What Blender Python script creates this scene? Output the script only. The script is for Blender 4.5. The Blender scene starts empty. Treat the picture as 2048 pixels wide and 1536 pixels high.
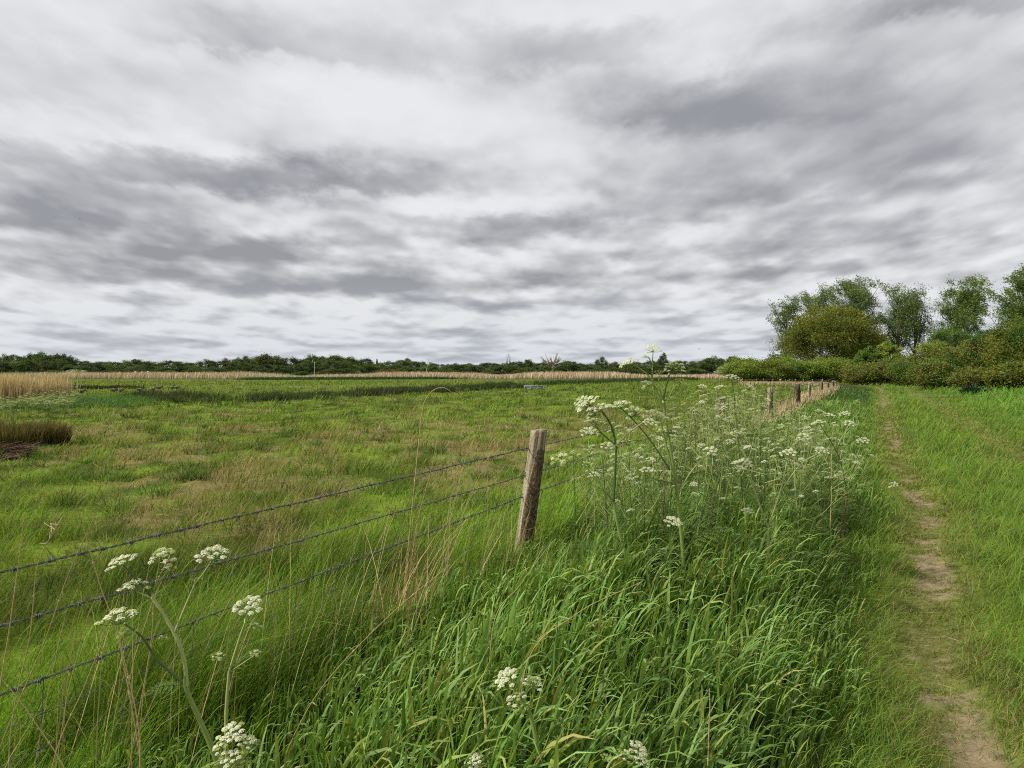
import bpy, math, random
import numpy as np
from mathutils import Vector, Matrix

random.seed(7)
R = np.random.RandomState(11)
PI = math.pi
scene = bpy.context.scene
COL = scene.collection

# ------------------------------------------------------------------ camera
F = 1500.0; HZ = 737.0; CH = 1.6
PITCH = math.atan((768 - HZ) / F)
cam_d = bpy.data.cameras.new('camera'); cam = bpy.data.objects.new('camera', cam_d); COL.objects.link(cam)
cam.location = (0, 0, CH); cam.rotation_euler = (PI / 2 - PITCH, 0, 0)
cam_d.sensor_width = 36; cam_d.lens = F / 2048 * 36; cam_d.clip_end = 20000; cam_d.clip_start = 0.05
scene.camera = cam
cp, sp = math.cos(PITCH), math.sin(PITCH)

def at(px, py, Y):
    """point seen at photo pixel px, py standing Y metres ahead"""
    u = (px - 1024) / F; v = (768 - py) / F
    dy = cp + v * sp; dz = -sp + v * cp
    k = Y / dy
    return Vector((u * k, Y, CH + dz * k))

def X_at(px, Y): return at(px, HZ, Y).x
def Z_at(py, Y): return at(1024, py, Y).z

# ------------------------------------------------------------------ noise
_T = np.random.RandomState(5).rand(256, 256)
def vn(x, y, s=1.0, o=0):
    x = np.asarray(x, float) * s + o * 17.31; y = np.asarray(y, float) * s + o * 9.17
    xi = np.floor(x).astype(int); yi = np.floor(y).astype(int)
    fx = x - xi; fy = y - yi
    fx = fx * fx * (3 - 2 * fx); fy = fy * fy * (3 - 2 * fy)
    a = _T[xi & 255, yi & 255]; b = _T[(xi + 1) & 255, yi & 255]
    c = _T[xi & 255, (yi + 1) & 255]; d = _T[(xi + 1) & 255, (yi + 1) & 255]
    return (a * (1 - fx) + b * fx) * (1 - fy) + (c * (1 - fx) + d * fx) * fy
def fbm(x, y, s=1.0, o=0, n=3):
    v = 0; a = 1; t = 0
    for i in range(n):
        v = v + a * vn(x, y, s * 2 ** i, o + i * 3); t += a; a *= .5
    return v / t
def ss(x, a, b):
    t = np.clip((np.asarray(x, float) - a) / (b - a), 0, 1); return t * t * (3 - 2 * t)

# ------------------------------------------------------------------ layout functions
def fenceX(y): return 0.236 + .468 * (np.asarray(y, float) - 6)
def rutX(y):
    y = np.asarray(y, float)
    return 0.31 + .487 * y + .2 * np.exp(-((y - 8.5) / 5.) ** 2) - .006 * np.clip(y - 55, 0, 40) ** 2 + .05 * np.sin(y * .9) + .05 * np.sin(y * 2.3 + 1)
def gz(x, y):
    x = np.asarray(x, float); y = np.asarray(y, float)
    s = x - fenceX(y); r = x - rutX(y)
    far = 1 - ss(y, 60, 120)
    field = (1 - ss(s, -.6, .1)) * far
    z = field * ((fbm(x, y, .9, 1) - .5) * .16 + (fbm(x, y, 3.1, 2) - .5) * .07) * (1 - .4 * ss(s, -3, -.5))
    side = ss(s, -.3, .3)
    z = z + side * (vn(x, y, .8, 3) - .5) * .07 * far
    for c in (0, 2.2):
        z = z - .06 * np.exp(-((r - c) / .28) ** 2) * far
    z = z + far * .30 * ss(r, 3.2, 7) + far * (vn(x, y, 5, 8) - .5) * .03 * np.exp(-((r) / .4) ** 2)
    z = z + .10 * np.exp(-((s - .1) / .5) ** 2) * far
    return z
def gzf(x, y): return float(gz(x, y))

# ------------------------------------------------------------------ node helpers
def mat(name):
    m = bpy.data.materials.new(name); m.use_nodes = True
    nt = m.node_tree; nt.nodes.clear()
    return m, nt
def N(nt, t, **kw):
    n = nt.nodes.new(t)
    for k, v in kw.items():
        if k in ('inp',):
            for a, b in v.items(): n.inputs[a].default_value = b
        else: setattr(n, k, v)
    return n
def L(nt, a, b): nt.links.new(a, b)
def rgb4(c): return (c[0], c[1], c[2], 1)
def ramp(nt, fac, stops):
    r = N(nt, 'ShaderNodeValToRGB')
    while len(r.color_ramp.elements) < len(stops): r.color_ramp.elements.new(.5)
    for e, (p, c) in zip(r.color_ramp.elements, stops): e.position = p; e.color = rgb4(c) if len(c) == 3 else c
    L(nt, fac, r.inputs[0]); return r

def leaf_mat(name, transl=.35, rough=.55, spec=.3, attr=True, color=(.08, .12, .03), tint=(1, 1, 1)):
    m, nt = mat(name)
    out = N(nt, 'ShaderNodeOutputMaterial')
    if attr:
        a = N(nt, 'ShaderNodeAttribute', attribute_name='col'); c = a.outputs['Color']
    else:
        g = N(nt, 'ShaderNodeTexCoord'); nz = N(nt, 'ShaderNodeTexNoise', inp={'Scale': 30.})
        L(nt, g.outputs['Object'], nz.inputs['Vector'])
        rr = ramp(nt, nz.outputs['Fac'], [(.3, [v * .7 for v in color]), (.7, [v * 1.25 for v in color])]); c = rr.outputs[0]
    p = N(nt, 'ShaderNodeBsdfPrincipled', inp={'Roughness': rough, 'Specular IOR Level': spec})
    L(nt, c, p.inputs['Base Color'])
    if transl > 0:
        t = N(nt, 'ShaderNodeBsdfTranslucent'); mx = N(nt, 'ShaderNodeMixShader', inp={0: transl})
        hs = N(nt, 'ShaderNodeMix', data_type='RGBA', blend_type='MULTIPLY', inp={0: 1.0, 7: (1.25, 1.2, .6, 1)})
        L(nt, c, hs.inputs[6]); L(nt, hs.outputs[2], t.inputs[0])
        L(nt, p.outputs[0], mx.inputs[1]); L(nt, t.outputs[0], mx.inputs[2]); L(nt, mx.outputs[0], out.inputs[0])
    else: L(nt, p.outputs[0], out.inputs[0])
    return m

def noise_mat(name, stops, scale=5., stretch=(1, 1, 1), rough=.8, bump=.3, detail=8., dist=.02, metallic=0., coords='Object'):
    m, nt = mat(name)
    out = N(nt, 'ShaderNodeOutputMaterial'); g = N(nt, 'ShaderNodeTexCoord')
    mp = N(nt, 'ShaderNodeMapping', inp={'Scale': stretch}); L(nt, g.outputs[coords], mp.inputs[0])
    nz = N(nt, 'ShaderNodeTexNoise', inp={'Scale': scale, 'Detail': detail, 'Roughness': .65}); L(nt, mp.outputs[0], nz.inputs['Vector'])
    r = ramp(nt, nz.outputs['Fac'], stops)
    p = N(nt, 'ShaderNodeBsdfPrincipled', inp={'Roughness': rough, 'Metallic': metallic, 'Specular IOR Level': .3})
    L(nt, r.outputs[0], p.inputs['Base Color'])
    b = N(nt, 'ShaderNodeBump', inp={'Strength': bump, 'Distance': dist}); L(nt, nz.outputs['Fac'], b.inputs['Height']); L(nt, b.outputs[0], p.inputs['Normal'])
    L(nt, p.outputs[0], out.inputs[0]); return m

# ------------------------------------------------------------------ object helpers
def tag(o, label=None, cat=None, group=None, kind=None):
    if label: o['label'] = label
    if cat: o['category'] = cat
    if group: o['group'] = group
    if kind: o['kind'] = kind
    return o
def link(name, me, parent=None, loc=None):
    o = bpy.data.objects.new(name, me); COL.objects.link(o)
    if parent is not None: o.parent = parent
    if loc is not None: o.location = loc
    return o
def empty(name, loc=(0, 0, 0), rz=0.):
    o = bpy.data.objects.new(name, None); COL.objects.link(o); o.location = loc; o.rotation_euler = (0, 0, rz); o.empty_display_size = .2
    return o
def mesh_np(name, V, Fq, mats, col=None, smooth=True, midx=None):
    """V (n,3), Fq (m,4) quads (or (m,3))"""
    V = np.ascontiguousarray(V, np.float32); Fq = np.ascontiguousarray(Fq, np.int32)
    me = bpy.data.meshes.new(name); k = Fq.shape[1]; m = len(Fq)
    me.vertices.add(len(V)); me.vertices.foreach_set('co', V.ravel())
    me.loops.add(m * k); me.loops.foreach_set('vertex_index', Fq.ravel())
    me.polygons.add(m); me.polygons.foreach_set('loop_start', np.arange(0, m * k, k, dtype=np.int32))
    try: me.polygons.foreach_set('loop_total', np.full(m, k, np.int32))
    except Exception: pass
    if smooth: me.polygons.foreach_set('use_smooth', np.ones(m, bool))
    if not isinstance(mats, (list, tuple)): mats = [mats]
    for q in mats: me.materials.append(q)
    if midx is not None: me.polygons.foreach_set('material_index', np.asarray(midx, np.int32))
    if col is not None:
        a = me.attributes.new('col', 'FLOAT_COLOR', 'POINT')
        c = np.ones((len(V), 4), np.float32); c[:, :3] = col; a.data.foreach_set('color', c.ravel())
    me.update(calc_edges=True); me.validate()
    return me

class MB:
    """collects quads"""
    def __init__(s): s.V = []; s.F = []; s.C = []; s.n = 0
    def add(s, V, Fq, c=(1, 1, 1)):
        V = np.asarray(V, float); s.V.append(V); s.F.append(np.asarray(Fq, int) + s.n); s.n += len(V)
        c = np.asarray(c, float)
        s.C.append(np.tile(c, (len(V), 1)) if c.ndim == 1 else c)
    def tube(s, pts, rad, sides=6, c=(1, 1, 1), cap=True):
        P = np.asarray([tuple(p) for p in pts], float); n = len(P)
        rad = np.full(n, rad) if np.isscalar(rad) else np.asarray(rad, float)
        T = np.gradient(P, axis=0) if n > 1 else np.array([[0, 0, 1.]])
        T /= np.maximum(np.linalg.norm(T, axis=1, keepdims=True), 1e-9)
        ref = np.array([0, 0, 1.]) if abs(T[:, 2]).mean() < .8 else np.array([1., 0, 0])
        U = np.cross(T, ref); U /= np.maximum(np.linalg.norm(U, axis=1, keepdims=True), 1e-9); W = np.cross(T, U)
        a = np.arange(sides) * 2 * PI / sides
        V = P[:, None, :] + rad[:, None, None] * (np.cos(a)[None, :, None] * U[:, None, :] + np.sin(a)[None, :, None] * W[:, None, :])
        V = V.reshape(-1, 3)
        i = np.arange(n - 1)[:, None] * sides; j = np.arange(sides)[None, :]; j2 = (j + 1) % sides
        Fq = np.stack([i + j, i + j2, i + sides + j2, i + sides + j], -1).reshape(-1, 4)
        if cap and sides % 2 == 0:
            e = []
            for b in (0, (n - 1) * sides):
                for k in range(1, sides // 2):
                    e.append([b + k - 1 if k > 1 else b, b + k, b + sides - 1 - k, b + sides - k if k > 1 else b + sides - 1])
            e = np.array([q for q in e if len(set(q)) == 4])
            if len(e): Fq = np.vstack([Fq, e])
        s.add(V, Fq, c)
    def box(s, lo, hi, c=(1, 1, 1), M=None):
        x0, y0, z0 = lo; x1, y1, z1 = hi
        V = np.array([[x0, y0, z0], [x1, y0, z0], [x1, y1, z0], [x0, y1, z0], [x0, y0, z1], [x1, y0, z1], [x1, y1, z1], [x0, y1, z1]], float)
        if M is not None: V = V @ np.array(M.to_3x3()).T + np.array(M.translation)
        s.add(V, [[0, 3, 2, 1], [4, 5, 6, 7], [0, 1, 5, 4], [1, 2, 6, 5], [2, 3, 7, 6], [3, 0, 4, 7]], c)
    def build(s, name, m, parent=None, loc=None, smooth=True):
        me = s.mesh(name, m, smooth); return link(name, me, parent, loc)
    def mesh(s, name, m, smooth=True):
        return mesh_np(name, np.vstack(s.V), np.vstack(s.F), m, np.vstack(s.C), smooth)

def smooth_path(pts, n=12):
    """catmull-rom through pts"""
    P = [Vector(p) for p in pts]
    if len(P) == 2: return [P[0].lerp(P[1], t / n) for t in range(n + 1)]
    Q = [P[0] * 2 - P[1]] + P + [P[-1] * 2 - P[-2]]; out = []
    for i in range(1, len(Q) - 2):
        for k in range(n):
            t = k / n; a, b, c, d = Q[i - 1], Q[i], Q[i + 1], Q[i + 2]
            out.append(.5 * ((2 * b) + (c - a) * t + (2 * a - 5 * b + 4 * c - d) * t * t + (3 * b - a - 3 * c + d) * t ** 3))
    out.append(P[-1]); return out

# ------------------------------------------------------------------ blades
def blades(root, length, width, az, lean, curl, nseg=4, fold=0., twist=None, col=None, tipcol=None, power=1.6, rnd=R):
    n = len(root); root = np.asarray(root, float)
    length = np.broadcast_to(length, n).astype(float); width = np.broadcast_to(width, n).astype(float)
    az = np.broadcast_to(az, n); lean = np.broadcast_to(lean, n); curl = np.broadcast_to(curl, n)
    if twist is None: twist = rnd.uniform(-1.3, 1.3, n)
    hx, hy = np.cos(az), np.sin(az)
    pts = [root]; tang = []
    for k in range(nseg):
        t = (k + .5) / nseg; th = lean + curl * t ** power
        d = np.stack([np.sin(th) * hx, np.sin(th) * hy, np.cos(th)], -1)
        tang.append(d); pts.append(pts[-1] + d * (length / nseg)[:, None])
    tang.append(tang[-1])
    perp = np.stack([-hy, hx, np.zeros(n)], -1)
    rows = []; across = 3 if fold > 0 else 2
    for k in range(nseg + 1):
        t = k / nseg
        w = width * .5 * (np.clip(1 - t, 0, 1) ** .55 * (.55 + .45 * min(1, t * 4)) + .03)
        T = tang[k]; nn = np.cross(T, perp)
        ct, st = np.cos(twist)[:, None], np.sin(twist)[:, None]
        S = perp * ct + nn * st; Nn = np.cross(S, T)
        a = pts[k] - S * w[:, None]; b = pts[k] + S * w[:, None]
        if fold > 0: rows += [a, pts[k] - Nn * (w * fold)[:, None], b]
        else: rows += [a, b]
    V = np.stack(rows, 1)              # n, rows, 3
    m = V.shape[1]; base = (np.arange(n) * m)[:, None, None]
    q = []
    for k in range(nseg):
        for j in range(across - 1):
            i = k * across + j; q.append([i, i + 1, i + across + 1, i + across])
    Fq = (np.array(q)[None] + base).reshape(-1, 4)
    if col is None: col = np.ones((n, 3))
    if tipcol is None: tipcol = col
    C = np.zeros((n, m, 3))
    for k in range(nseg + 1):
        t = k / nseg
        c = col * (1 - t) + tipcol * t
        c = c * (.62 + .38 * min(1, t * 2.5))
        for j in range(across): C[:, k * across + j] = c
    return V.reshape(-1, 3), Fq, C.reshape(-1, 3)

def pick(n, cols, w, rnd=R, jit=.18):
    cols = np.array(cols, float); w = np.array(w, float); w /= w.sum()
    i = rnd.choice(len(cols), n, p=w)
    return cols[i] * (1 + rnd.uniform(-jit, jit, (n, 1))) * (1 + rnd.uniform(-.06, .06, (n, 3)))

# ------------------------------------------------------------------ world
SUN = Vector((-1.0, -.28, .95)).normalized()
sun_el = math.asin(SUN.z); sun_az = math.atan2(SUN.x, SUN.y)
w = bpy.data.worlds.new('World'); scene.world = w; w.use_nodes = True
nt = w.node_tree; nt.nodes.clear()
wout = N(nt, 'ShaderNodeOutputWorld')
tc = N(nt, 'ShaderNodeTexCoord'); D = tc.outputs['Generated']
sky = N(nt, 'ShaderNodeTexSky', sky_type='NISHITA'); sky.sun_disc = False; sky.sun_elevation = sun_el; sky.sun_rotation = sun_az % (2 * PI)
sky.air_density = 1.0; sky.dust_density = 2.0
def M(op, a, b=None, c=None, clamp=False):
    n = N(nt, 'ShaderNodeMath', operation=op, use_clamp=clamp)
    for i, v in enumerate((a, b, c)):
        if v is None: continue
        if isinstance(v, (int, float)): n.inputs[i].default_value = v
        else: L(nt, v, n.inputs[i])
    return n.outputs[0]
def VM(op, a, b=None, c=None):
    n = N(nt, 'ShaderNodeVectorMath', operation=op)
    for i, v in enumerate((a, b, c)):
        if v is None: continue
        if isinstance(v, (tuple, list)): n.inputs[i].default_value = v
        else: L(nt, v, n.inputs[i])
    return n
sx = N(nt, 'ShaderNodeSeparateXYZ'); L(nt, D, sx.inputs[0])
zc = M('MAXIMUM', sx.outputs[2], 0.0)
den = M('ADD', zc, .11)
cx = N(nt, 'ShaderNodeCombineXYZ'); L(nt, M('DIVIDE', sx.outputs[0], den), cx.inputs[0]); L(nt, M('DIVIDE', sx.outputs[1], den), cx.inputs[1])
plane = cx.outputs[0]
def noise(vec, scale, detail=5., rough=.55, dist=0., lac=2.):
    n = N(nt, 'ShaderNodeTexNoise', inp={'Scale': scale, 'Detail': detail, 'Roughness': rough, 'Distortion': dist, 'Lacunarity': lac}); L(nt, vec, n.inputs['Vector']); return n
az_ = M('ARCTAN2', sx.outputs[0], sx.outputs[1])
hyp = M('SQRT', M('ADD', M('MULTIPLY', sx.outputs[0], sx.outputs[0]), M('MULTIPLY', sx.outputs[1], sx.outputs[1])))
elv = M('DIVIDE', zc, M('MAXIMUM', hyp, .05))
uu = M('DIVIDE', M('MULTIPLY', az_, 1.3), M('ADD', elv, .42)); vv = M('MULTIPLY', M('LOGARITHM', M('ADD', elv, .05), 2.718), 1.0)
cq = N(nt, 'ShaderNodeCombineXYZ'); L(nt, uu, cq.inputs[0]); L(nt, vv, cq.inputs[1])
pw = cq.outputs[0]
n1 = noise(pw, 2.2, 1., .45)
pa = VM('ADD', pw, (7.3, 2.1, 0)).outputs[0]
n2 = noise(pa, 4.4, 4., .46)
n2b = noise(VM('ADD', pa, (.0, .055, 0)).outputs[0], 4.4, 3., .46)
n2c = noise(VM('ADD', pa, (4.0, 9., 0)).outputs[0], 8., 4., .6)
ct = N(nt, 'ShaderNodeCombineXYZ'); L(nt, az_, ct.inputs[0]); L(nt, elv, ct.inputs[1])
twv = VM('SUBTRACT', n2c.outputs['Color'], (.5, .5, .5)).outputs[0]
ampl = M('ADD', M('MULTIPLY', elv, .20), .012)
sc_ = N(nt, 'ShaderNodeVectorMath', operation='SCALE'); L(nt, twv, sc_.inputs[0]); L(nt, ampl, sc_.inputs['Scale'])
stv = VM('MULTIPLY', sc_.outputs[0], (1.3, 1.0, 0)).outputs[0]
E = VM('ADD', ct.outputs[0], stv).outputs[0]
blobs = [(540, 95, 190, 48, .6), (1130, 120, 190, 75, .65), (1500, 228, 210, 72, 1.0), (1290, 230, 110, 38, .5), (1430, 320, 140, 60, .3),
         (440, 365, 270, 48, .95), (720, 368, 170, 38, .7), (100, 440, 260, 60, .6), (290, 498, 270, 42, .95), (560, 505, 130, 22, .5),
         (60, 545, 170, 25, .45), (480, 568, 260, 38, .85), (740, 575, 150, 34, .6), (960, 492, 90, 26, .5), (1120, 462, 110, 36, .55),
         (1320, 432, 200, 42, .65), (1700, 330, 200, 65, .55), (1900, 300, 180, 90, .4), (1560, 392, 260, 30, .35), (1790, 470, 230, 38, .65),
         (1430, 512, 240, 28, .5), (1180, 572, 230, 22, .7), (1030, 608, 200, 15, .45), (890, 615, 150, 14, .45), (1560, 545, 200, 20, .45),
         (1860, 15, 150, 42, .75), (1680, 90, 120, 60, .3), (1990, 140, 110, 110, .3), (1760, 200, 70, 60, .3), (120, 180, 190, 70, .18),
         (1400, 120, 110, 70, -.5), (640, 190, 200, 70, -.35), (300, 290, 380, 45, -.45), (980, 425, 130, 32, -.6), (1180, 20, 300, 60, -.35),
         (640, 640, 500, 22, -.3), (1000, 270, 200, 60, -.15), (100, 60, 200, 70, -.2)]
acc = None
for (bx, by, rx, ry, am) in blobs:
    q = at(bx, by, 1.0)
    h_ = math.hypot(q.x, 1); v = VM('MULTIPLY', VM('SUBTRACT', E, (math.atan2(q.x, 1), (q.z - CH) / h_, 0)).outputs[0], (F / rx * h_ * h_, F / ry * h_, 0)).outputs[0]
    v = VM('MAXIMUM', v, VM('MULTIPLY', v, (-1, -2.6, 0)).outputs[0]).outputs[0]
    dd = VM('DOT_PRODUCT', v, v).outputs['Value']
    g = M('POWER', 2.718, M('MULTIPLY', dd, -.62))
    acc = M('MULTIPLY', g, am) if acc is None else M('MULTIPLY_ADD', g, am, acc)
# darkness field
hb = N(nt, 'ShaderNodeMapRange', inp={1: .02, 2: .30, 3: 1.25, 4: .30}); L(nt, zc, hb.inputs[0])
puff = N(nt, 'ShaderNodeMapRange', interpolation_type='SMOOTHSTEP', inp={1: .40, 2: .60}); L(nt, M('ADD', n2.outputs['Fac'], M('MULTIPLY', M('SUBTRACT', n2c.outputs['Fac'], .5), .12)), puff.inputs[0])
rel = M('MULTIPLY', M('SUBTRACT', n2b.outputs['Fac'], n2.outputs['Fac']), 3.2)
base = M('MULTIPLY', M('ADD', M('ADD', M('MULTIPLY', M('SUBTRACT', n1.outputs['Fac'], .5), .9), M('MULTIPLY', M('SUBTRACT', puff.outputs[0], .5), .34)), rel), hb.outputs[0])
dark = M('ADD', M('ADD', base, .26), M('MULTIPLY', acc, .60))
cr = ramp(nt, dark, [(.0, (.88, .885, .90)), (.25, (.76, .765, .78)), (.5, (.56, .562, .58)), (.75, (.42, .424, .446)), (1.0, (.30, .305, .328))])
cr.color_ramp.interpolation = 'B_SPLINE'
# horizon haze: paler and bluer, softer contrast
hz = N(nt, 'ShaderNodeMapRange', inp={1: 0.0, 2: .12, 3: .5, 4: 0.0}); L(nt, zc, hz.inputs[0])
hm = N(nt, 'ShaderNodeMix', data_type='RGBA', inp={7: (.60, .66, .75, 1)}); L(nt, hz.outputs[0], hm.inputs[0]); L(nt, cr.outputs[0], hm.inputs[6])
bgc = N(nt, 'ShaderNodeBackground', inp={'Strength': 1.0}); L(nt, hm.outputs[2], bgc.inputs[0])
bgs = N(nt, 'ShaderNodeBackground', inp={'Strength': .1}); L(nt, sky.outputs[0], bgs.inputs[0])
# thin gaps let a little of the sky through
mxs = N(nt, 'ShaderNodeMixShader', inp={0: .93}); L(nt, bgs.outputs[0], mxs.inputs[1]); L(nt, bgc.outputs[0], mxs.inputs[2])
L(nt, mxs.outputs[0], wout.inputs[0])
w.cycles.sampling_method = 'MANUAL'; w.cycles.sample_map_resolution = 512

sl = bpy.data.lights.new('sun', 'SUN'); sl.energy = 5.0; sl.angle = math.radians(2.0); sl.color = (1.0, .94, .84)
so = bpy.data.objects.new('sun', sl); COL.objects.link(so)
so.rotation_euler = SUN.to_track_quat('Z', 'Y').to_euler()

scene.view_settings.view_transform = 'Standard'; scene.view_settings.look = 'None'; scene.view_settings.exposure = 0
scene.cycles.use_denoising = False; scene.cycles.filter_width = 1.1; scene.cycles.use_adaptive_sampling = True; scene.cycles.adaptive_threshold = .02
scene.cycles.max_bounces = 6; scene.cycles.diffuse_bounces = 3; scene.cycles.transmission_bounces = 4; scene.cycles.transparent_max_bounces = 6
scene.cycles.caustics_reflective = False; scene.cycles.caustics_refractive = False

# ------------------------------------------------------------------ masks on the ground
def dirt_mask(x, y):
    r = x - rutX(y)
    n = fbm(x, y, 1.6, 21, 4); n2_ = fbm(x, y, .55, 4)
    hf_ = fbm(x * .8, y * 1.3, 5.5, 23, 4)
    a = np.exp(-((r + .05 * (n - .5)) / .15) ** 4) * ss(hf_ * .55 + n * .45 + (n2_ - .5) * .4 + .04 * (1 - ss(y, 3.2, 6)), .475, .56) * (1 - .35 * ss(y, 20, 40))
    b = np.exp(-((r - 2.2) / .22) ** 2) * ss(n, .55, .75) * .4
    return np.clip(a + b, 0, 1)
def wear_mask(x, y):
    r = x - rutX(y)
    return np.clip(np.exp(-(r / .30) ** 2) + np.exp(-((r - 2.2) / .38) ** 2) * .7, 0, 1)
def dry_mask(x, y):
    s = x - fenceX(y); dfield = 1 - ss(s, -2.6, -1.2)
    n = fbm(x, y * .7, .7, 31, 4) * .62 + fbm(x, y * .6, 2.1, 33, 3) * .43
    band = np.exp(-((np.asarray(y, float) - 15) / 7.) ** 2) * .13 + .03
    return dfield * ss(n + band, .60, .74) * (1 - .6 * ss(y, 26, 34)) * (.35 + .55 * ss(fbm(x, y * .7, 5., 37, 2), .35, .6))

# ground sheet
ny, nx = 720, 860
ys = np.concatenate([[-400, -120, -40, -12, -4, -1], np.geomspace(.6, 3.2, 30)[:-1], np.geomspace(3.2, 140, ny), np.geomspace(150, 9000, 40)])
u = np.linspace(-1, 1, nx); u = np.sign(u) * np.abs(u) ** 1.25
YY, UU = np.meshgrid(ys, u, indexing='ij')
halfw = np.where(YY < 0, 6 + np.abs(YY) * 1.5, 6 + YY * 1.25)
XX = UU * halfw + .0 * YY
ZZ = gz(XX, YY)
V = np.stack([XX, YY, ZZ], -1).reshape(-1, 3)
a_, b_ = XX.shape
i = np.arange(a_ - 1)[:, None] * b_ + np.arange(b_ - 1)[None]
Fq = np.stack([i, i + 1, i + b_ + 1, i + b_], -1).reshape(-1, 4)
xf, yf = XX.ravel(), YY.ravel()
dm, wm, dr = dirt_mask(xf, yf), wear_mask(xf, yf), dry_mask(xf, yf)
G1, G2, G3 = 0, np.array([.055, .09, .010]), np.array([.13, .17, .018])
nn_ = fbm(xf, yf, .5, 41, 4)[:, None]; mm = fbm(xf, yf, 1.7, 44, 3)[:, None]
C = G2 * (1 - nn_) + G3 * nn_; C = C * (.5 + .9 * ss(fbm(xf, yf * .6, 2.3, 64, 3), .25, .75))[:, None]
C = C * (1 - dr[:, None]) + np.array([.19, .155, .062]) * dr[:, None]
C = C * (1 - .6 * wm[:, None]) + np.array([.17, .16, .055]) * .6 * wm[:, None]
C = C * (1 - dm[:, None]) + np.array([.23, .18, .105]) * dm[:, None]
# verge ground is coloured darker under the tall growth
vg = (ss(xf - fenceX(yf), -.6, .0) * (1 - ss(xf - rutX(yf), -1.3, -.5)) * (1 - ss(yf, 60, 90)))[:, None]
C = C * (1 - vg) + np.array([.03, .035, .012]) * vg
# pale strips and far distance
strip = (np.exp(-((yf - 66) / 5) ** 2) * ss(xf, -40, -22) * (1 - ss(xf, -8, 0)))[:, None] * .45
C = C * (1 - strip) + np.array([.22, .2, .085]) * strip
farm = ss(yf, 90, 130)[:, None]
C = C * (1 - farm) + np.array([.05, .085, .02]) * farm
gm, gn = mat('meadow ground')
o_ = N(gn, 'ShaderNodeOutputMaterial'); at_ = N(gn, 'ShaderNodeAttribute', attribute_name='col'); g_ = N(gn, 'ShaderNodeTexCoord')
nz_ = N(gn, 'ShaderNodeTexNoise', inp={'Scale': 14., 'Detail': 9., 'Roughness': .7}); L(gn, g_.outputs['Object'], nz_.inputs['Vector'])
rp = ramp(gn, nz_.outputs['Fac'], [(.25, (.5, .5, .5)), (.75, (1.45, 1.45, 1.45))])
mu = N(gn, 'ShaderNodeMix', data_type='RGBA', blend_type='MULTIPLY', inp={0: 1.0}); L(gn, at_.outputs['Color'], mu.inputs[6]); L(gn, rp.outputs[0], mu.inputs[7])
pb = N(gn, 'ShaderNodeBsdfPrincipled', inp={'Roughness': .95, 'Specular IOR Level': .1}); L(gn, mu.outputs[2], pb.inputs['Base Color'])
bp = N(gn, 'ShaderNodeBump', inp={'Strength': .6, 'Distance': .03}); L(gn, nz_.outputs['Fac'], bp.inputs['Height']); L(gn, bp.outputs[0], pb.inputs['Normal']); L(gn, pb.outputs[0], o_.inputs[0])
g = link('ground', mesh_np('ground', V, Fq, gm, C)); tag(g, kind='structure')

# ------------------------------------------------------------------ grass
M_grass = leaf_mat('grass blade', .35, .6, .2)
M_verge = leaf_mat('broad grass blade', .3, .55, .22)
M_dry = leaf_mat('dry stalk', .15, .7, .2)
M_leafy = leaf_mat('foliage', .3, .6, .25)
FAM = []
def wedge(n, y0, y1, k=.86, pad=1.2, rnd=R):
    y = np.exp(rnd.uniform(math.log(y0), math.log(y1), n)); x = rnd.uniform(-1, 1, n) * (k * y + pad)
    return x, y
def stuff(name, parts, m, label, cat, group=None):
    V = []; Fs = []; C = []; o = 0
    for v, f, c in parts:
        V.append(v); Fs.append(f + o); C.append(c); o += len(v)
    ob = link(name, mesh_np(name, np.vstack(V), np.vstack(Fs), m, np.vstack(C)))
    return tag(ob, label, cat, group, 'stuff')
def roots(x, y): return np.stack([x, y, gz(x, y) - .01], -1)

# --- pasture grass beyond the fence
parts = []
x, y = wedge(330000, 1.7, 95)
s = x - fenceX(y); k = s < -.05; x, y, s = x[k], y[k], s[k]
dry = dry_mask(x, y); lush = ss(s, -2.4, -.4) * (1 - ss(y, 14, 26))
tuss = fbm(x, y, 1.1, 51, 3)
ln = (.06 + .17 * ss(tuss, .5, .68)) * (1 + 1.5 * lush) * R.uniform(.6, 1.4, len(x)) + .0012 * y
wd = np.maximum(.0035, .00075 * y) * R.uniform(.7, 1.3, len(x))
cg = pick(len(x), [(.16, .265, .022), (.11, .205, .018), (.225, .29, .03), (.07, .15, .018)], [4, 3, 2, 1.2])
patch = fbm(x, y, .33, 61, 3)[:, None]; cg = cg * (.62 + .75 * patch) * (.48 + .95 * ss(fbm(x, y * .6, 2.3, 64, 3), .25, .75)[:, None])
cg = cg * (1 - (patch > .56) * .22 * (1 - lush[:, None]))
cd = pick(len(x), [(.34, .28, .13), (.26, .21, .085), (.18, .19, .05)], [3, 3, 2])
m_ = (R.rand(len(x)) < dry * .85 + .09)[:, None]; c = np.where(m_, cd, cg)
c = c * (1 + .35 * lush[:, None] * np.array([.1, .5, .0]))
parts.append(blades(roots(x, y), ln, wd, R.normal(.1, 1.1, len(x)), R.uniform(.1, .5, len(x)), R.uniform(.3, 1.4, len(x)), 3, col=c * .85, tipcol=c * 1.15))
nt2 = 1500; ty = np.exp(R.uniform(math.log(4.5), math.log(60), nt2)); tx = R.uniform(-1, 1, nt2) * (.86 * ty + 1); k = tx - fenceX(ty) < -.8; tx, ty = tx[k], ty[k]
per = 30; ti = np.repeat(np.arange(len(tx)), per); rad_ = (R.uniform(.06, .2, len(tx)) * (1 + ty / 40))[ti]; an_ = R.uniform(0, 6.3, len(ti)); q_ = np.sqrt(R.rand(len(ti)))
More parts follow.
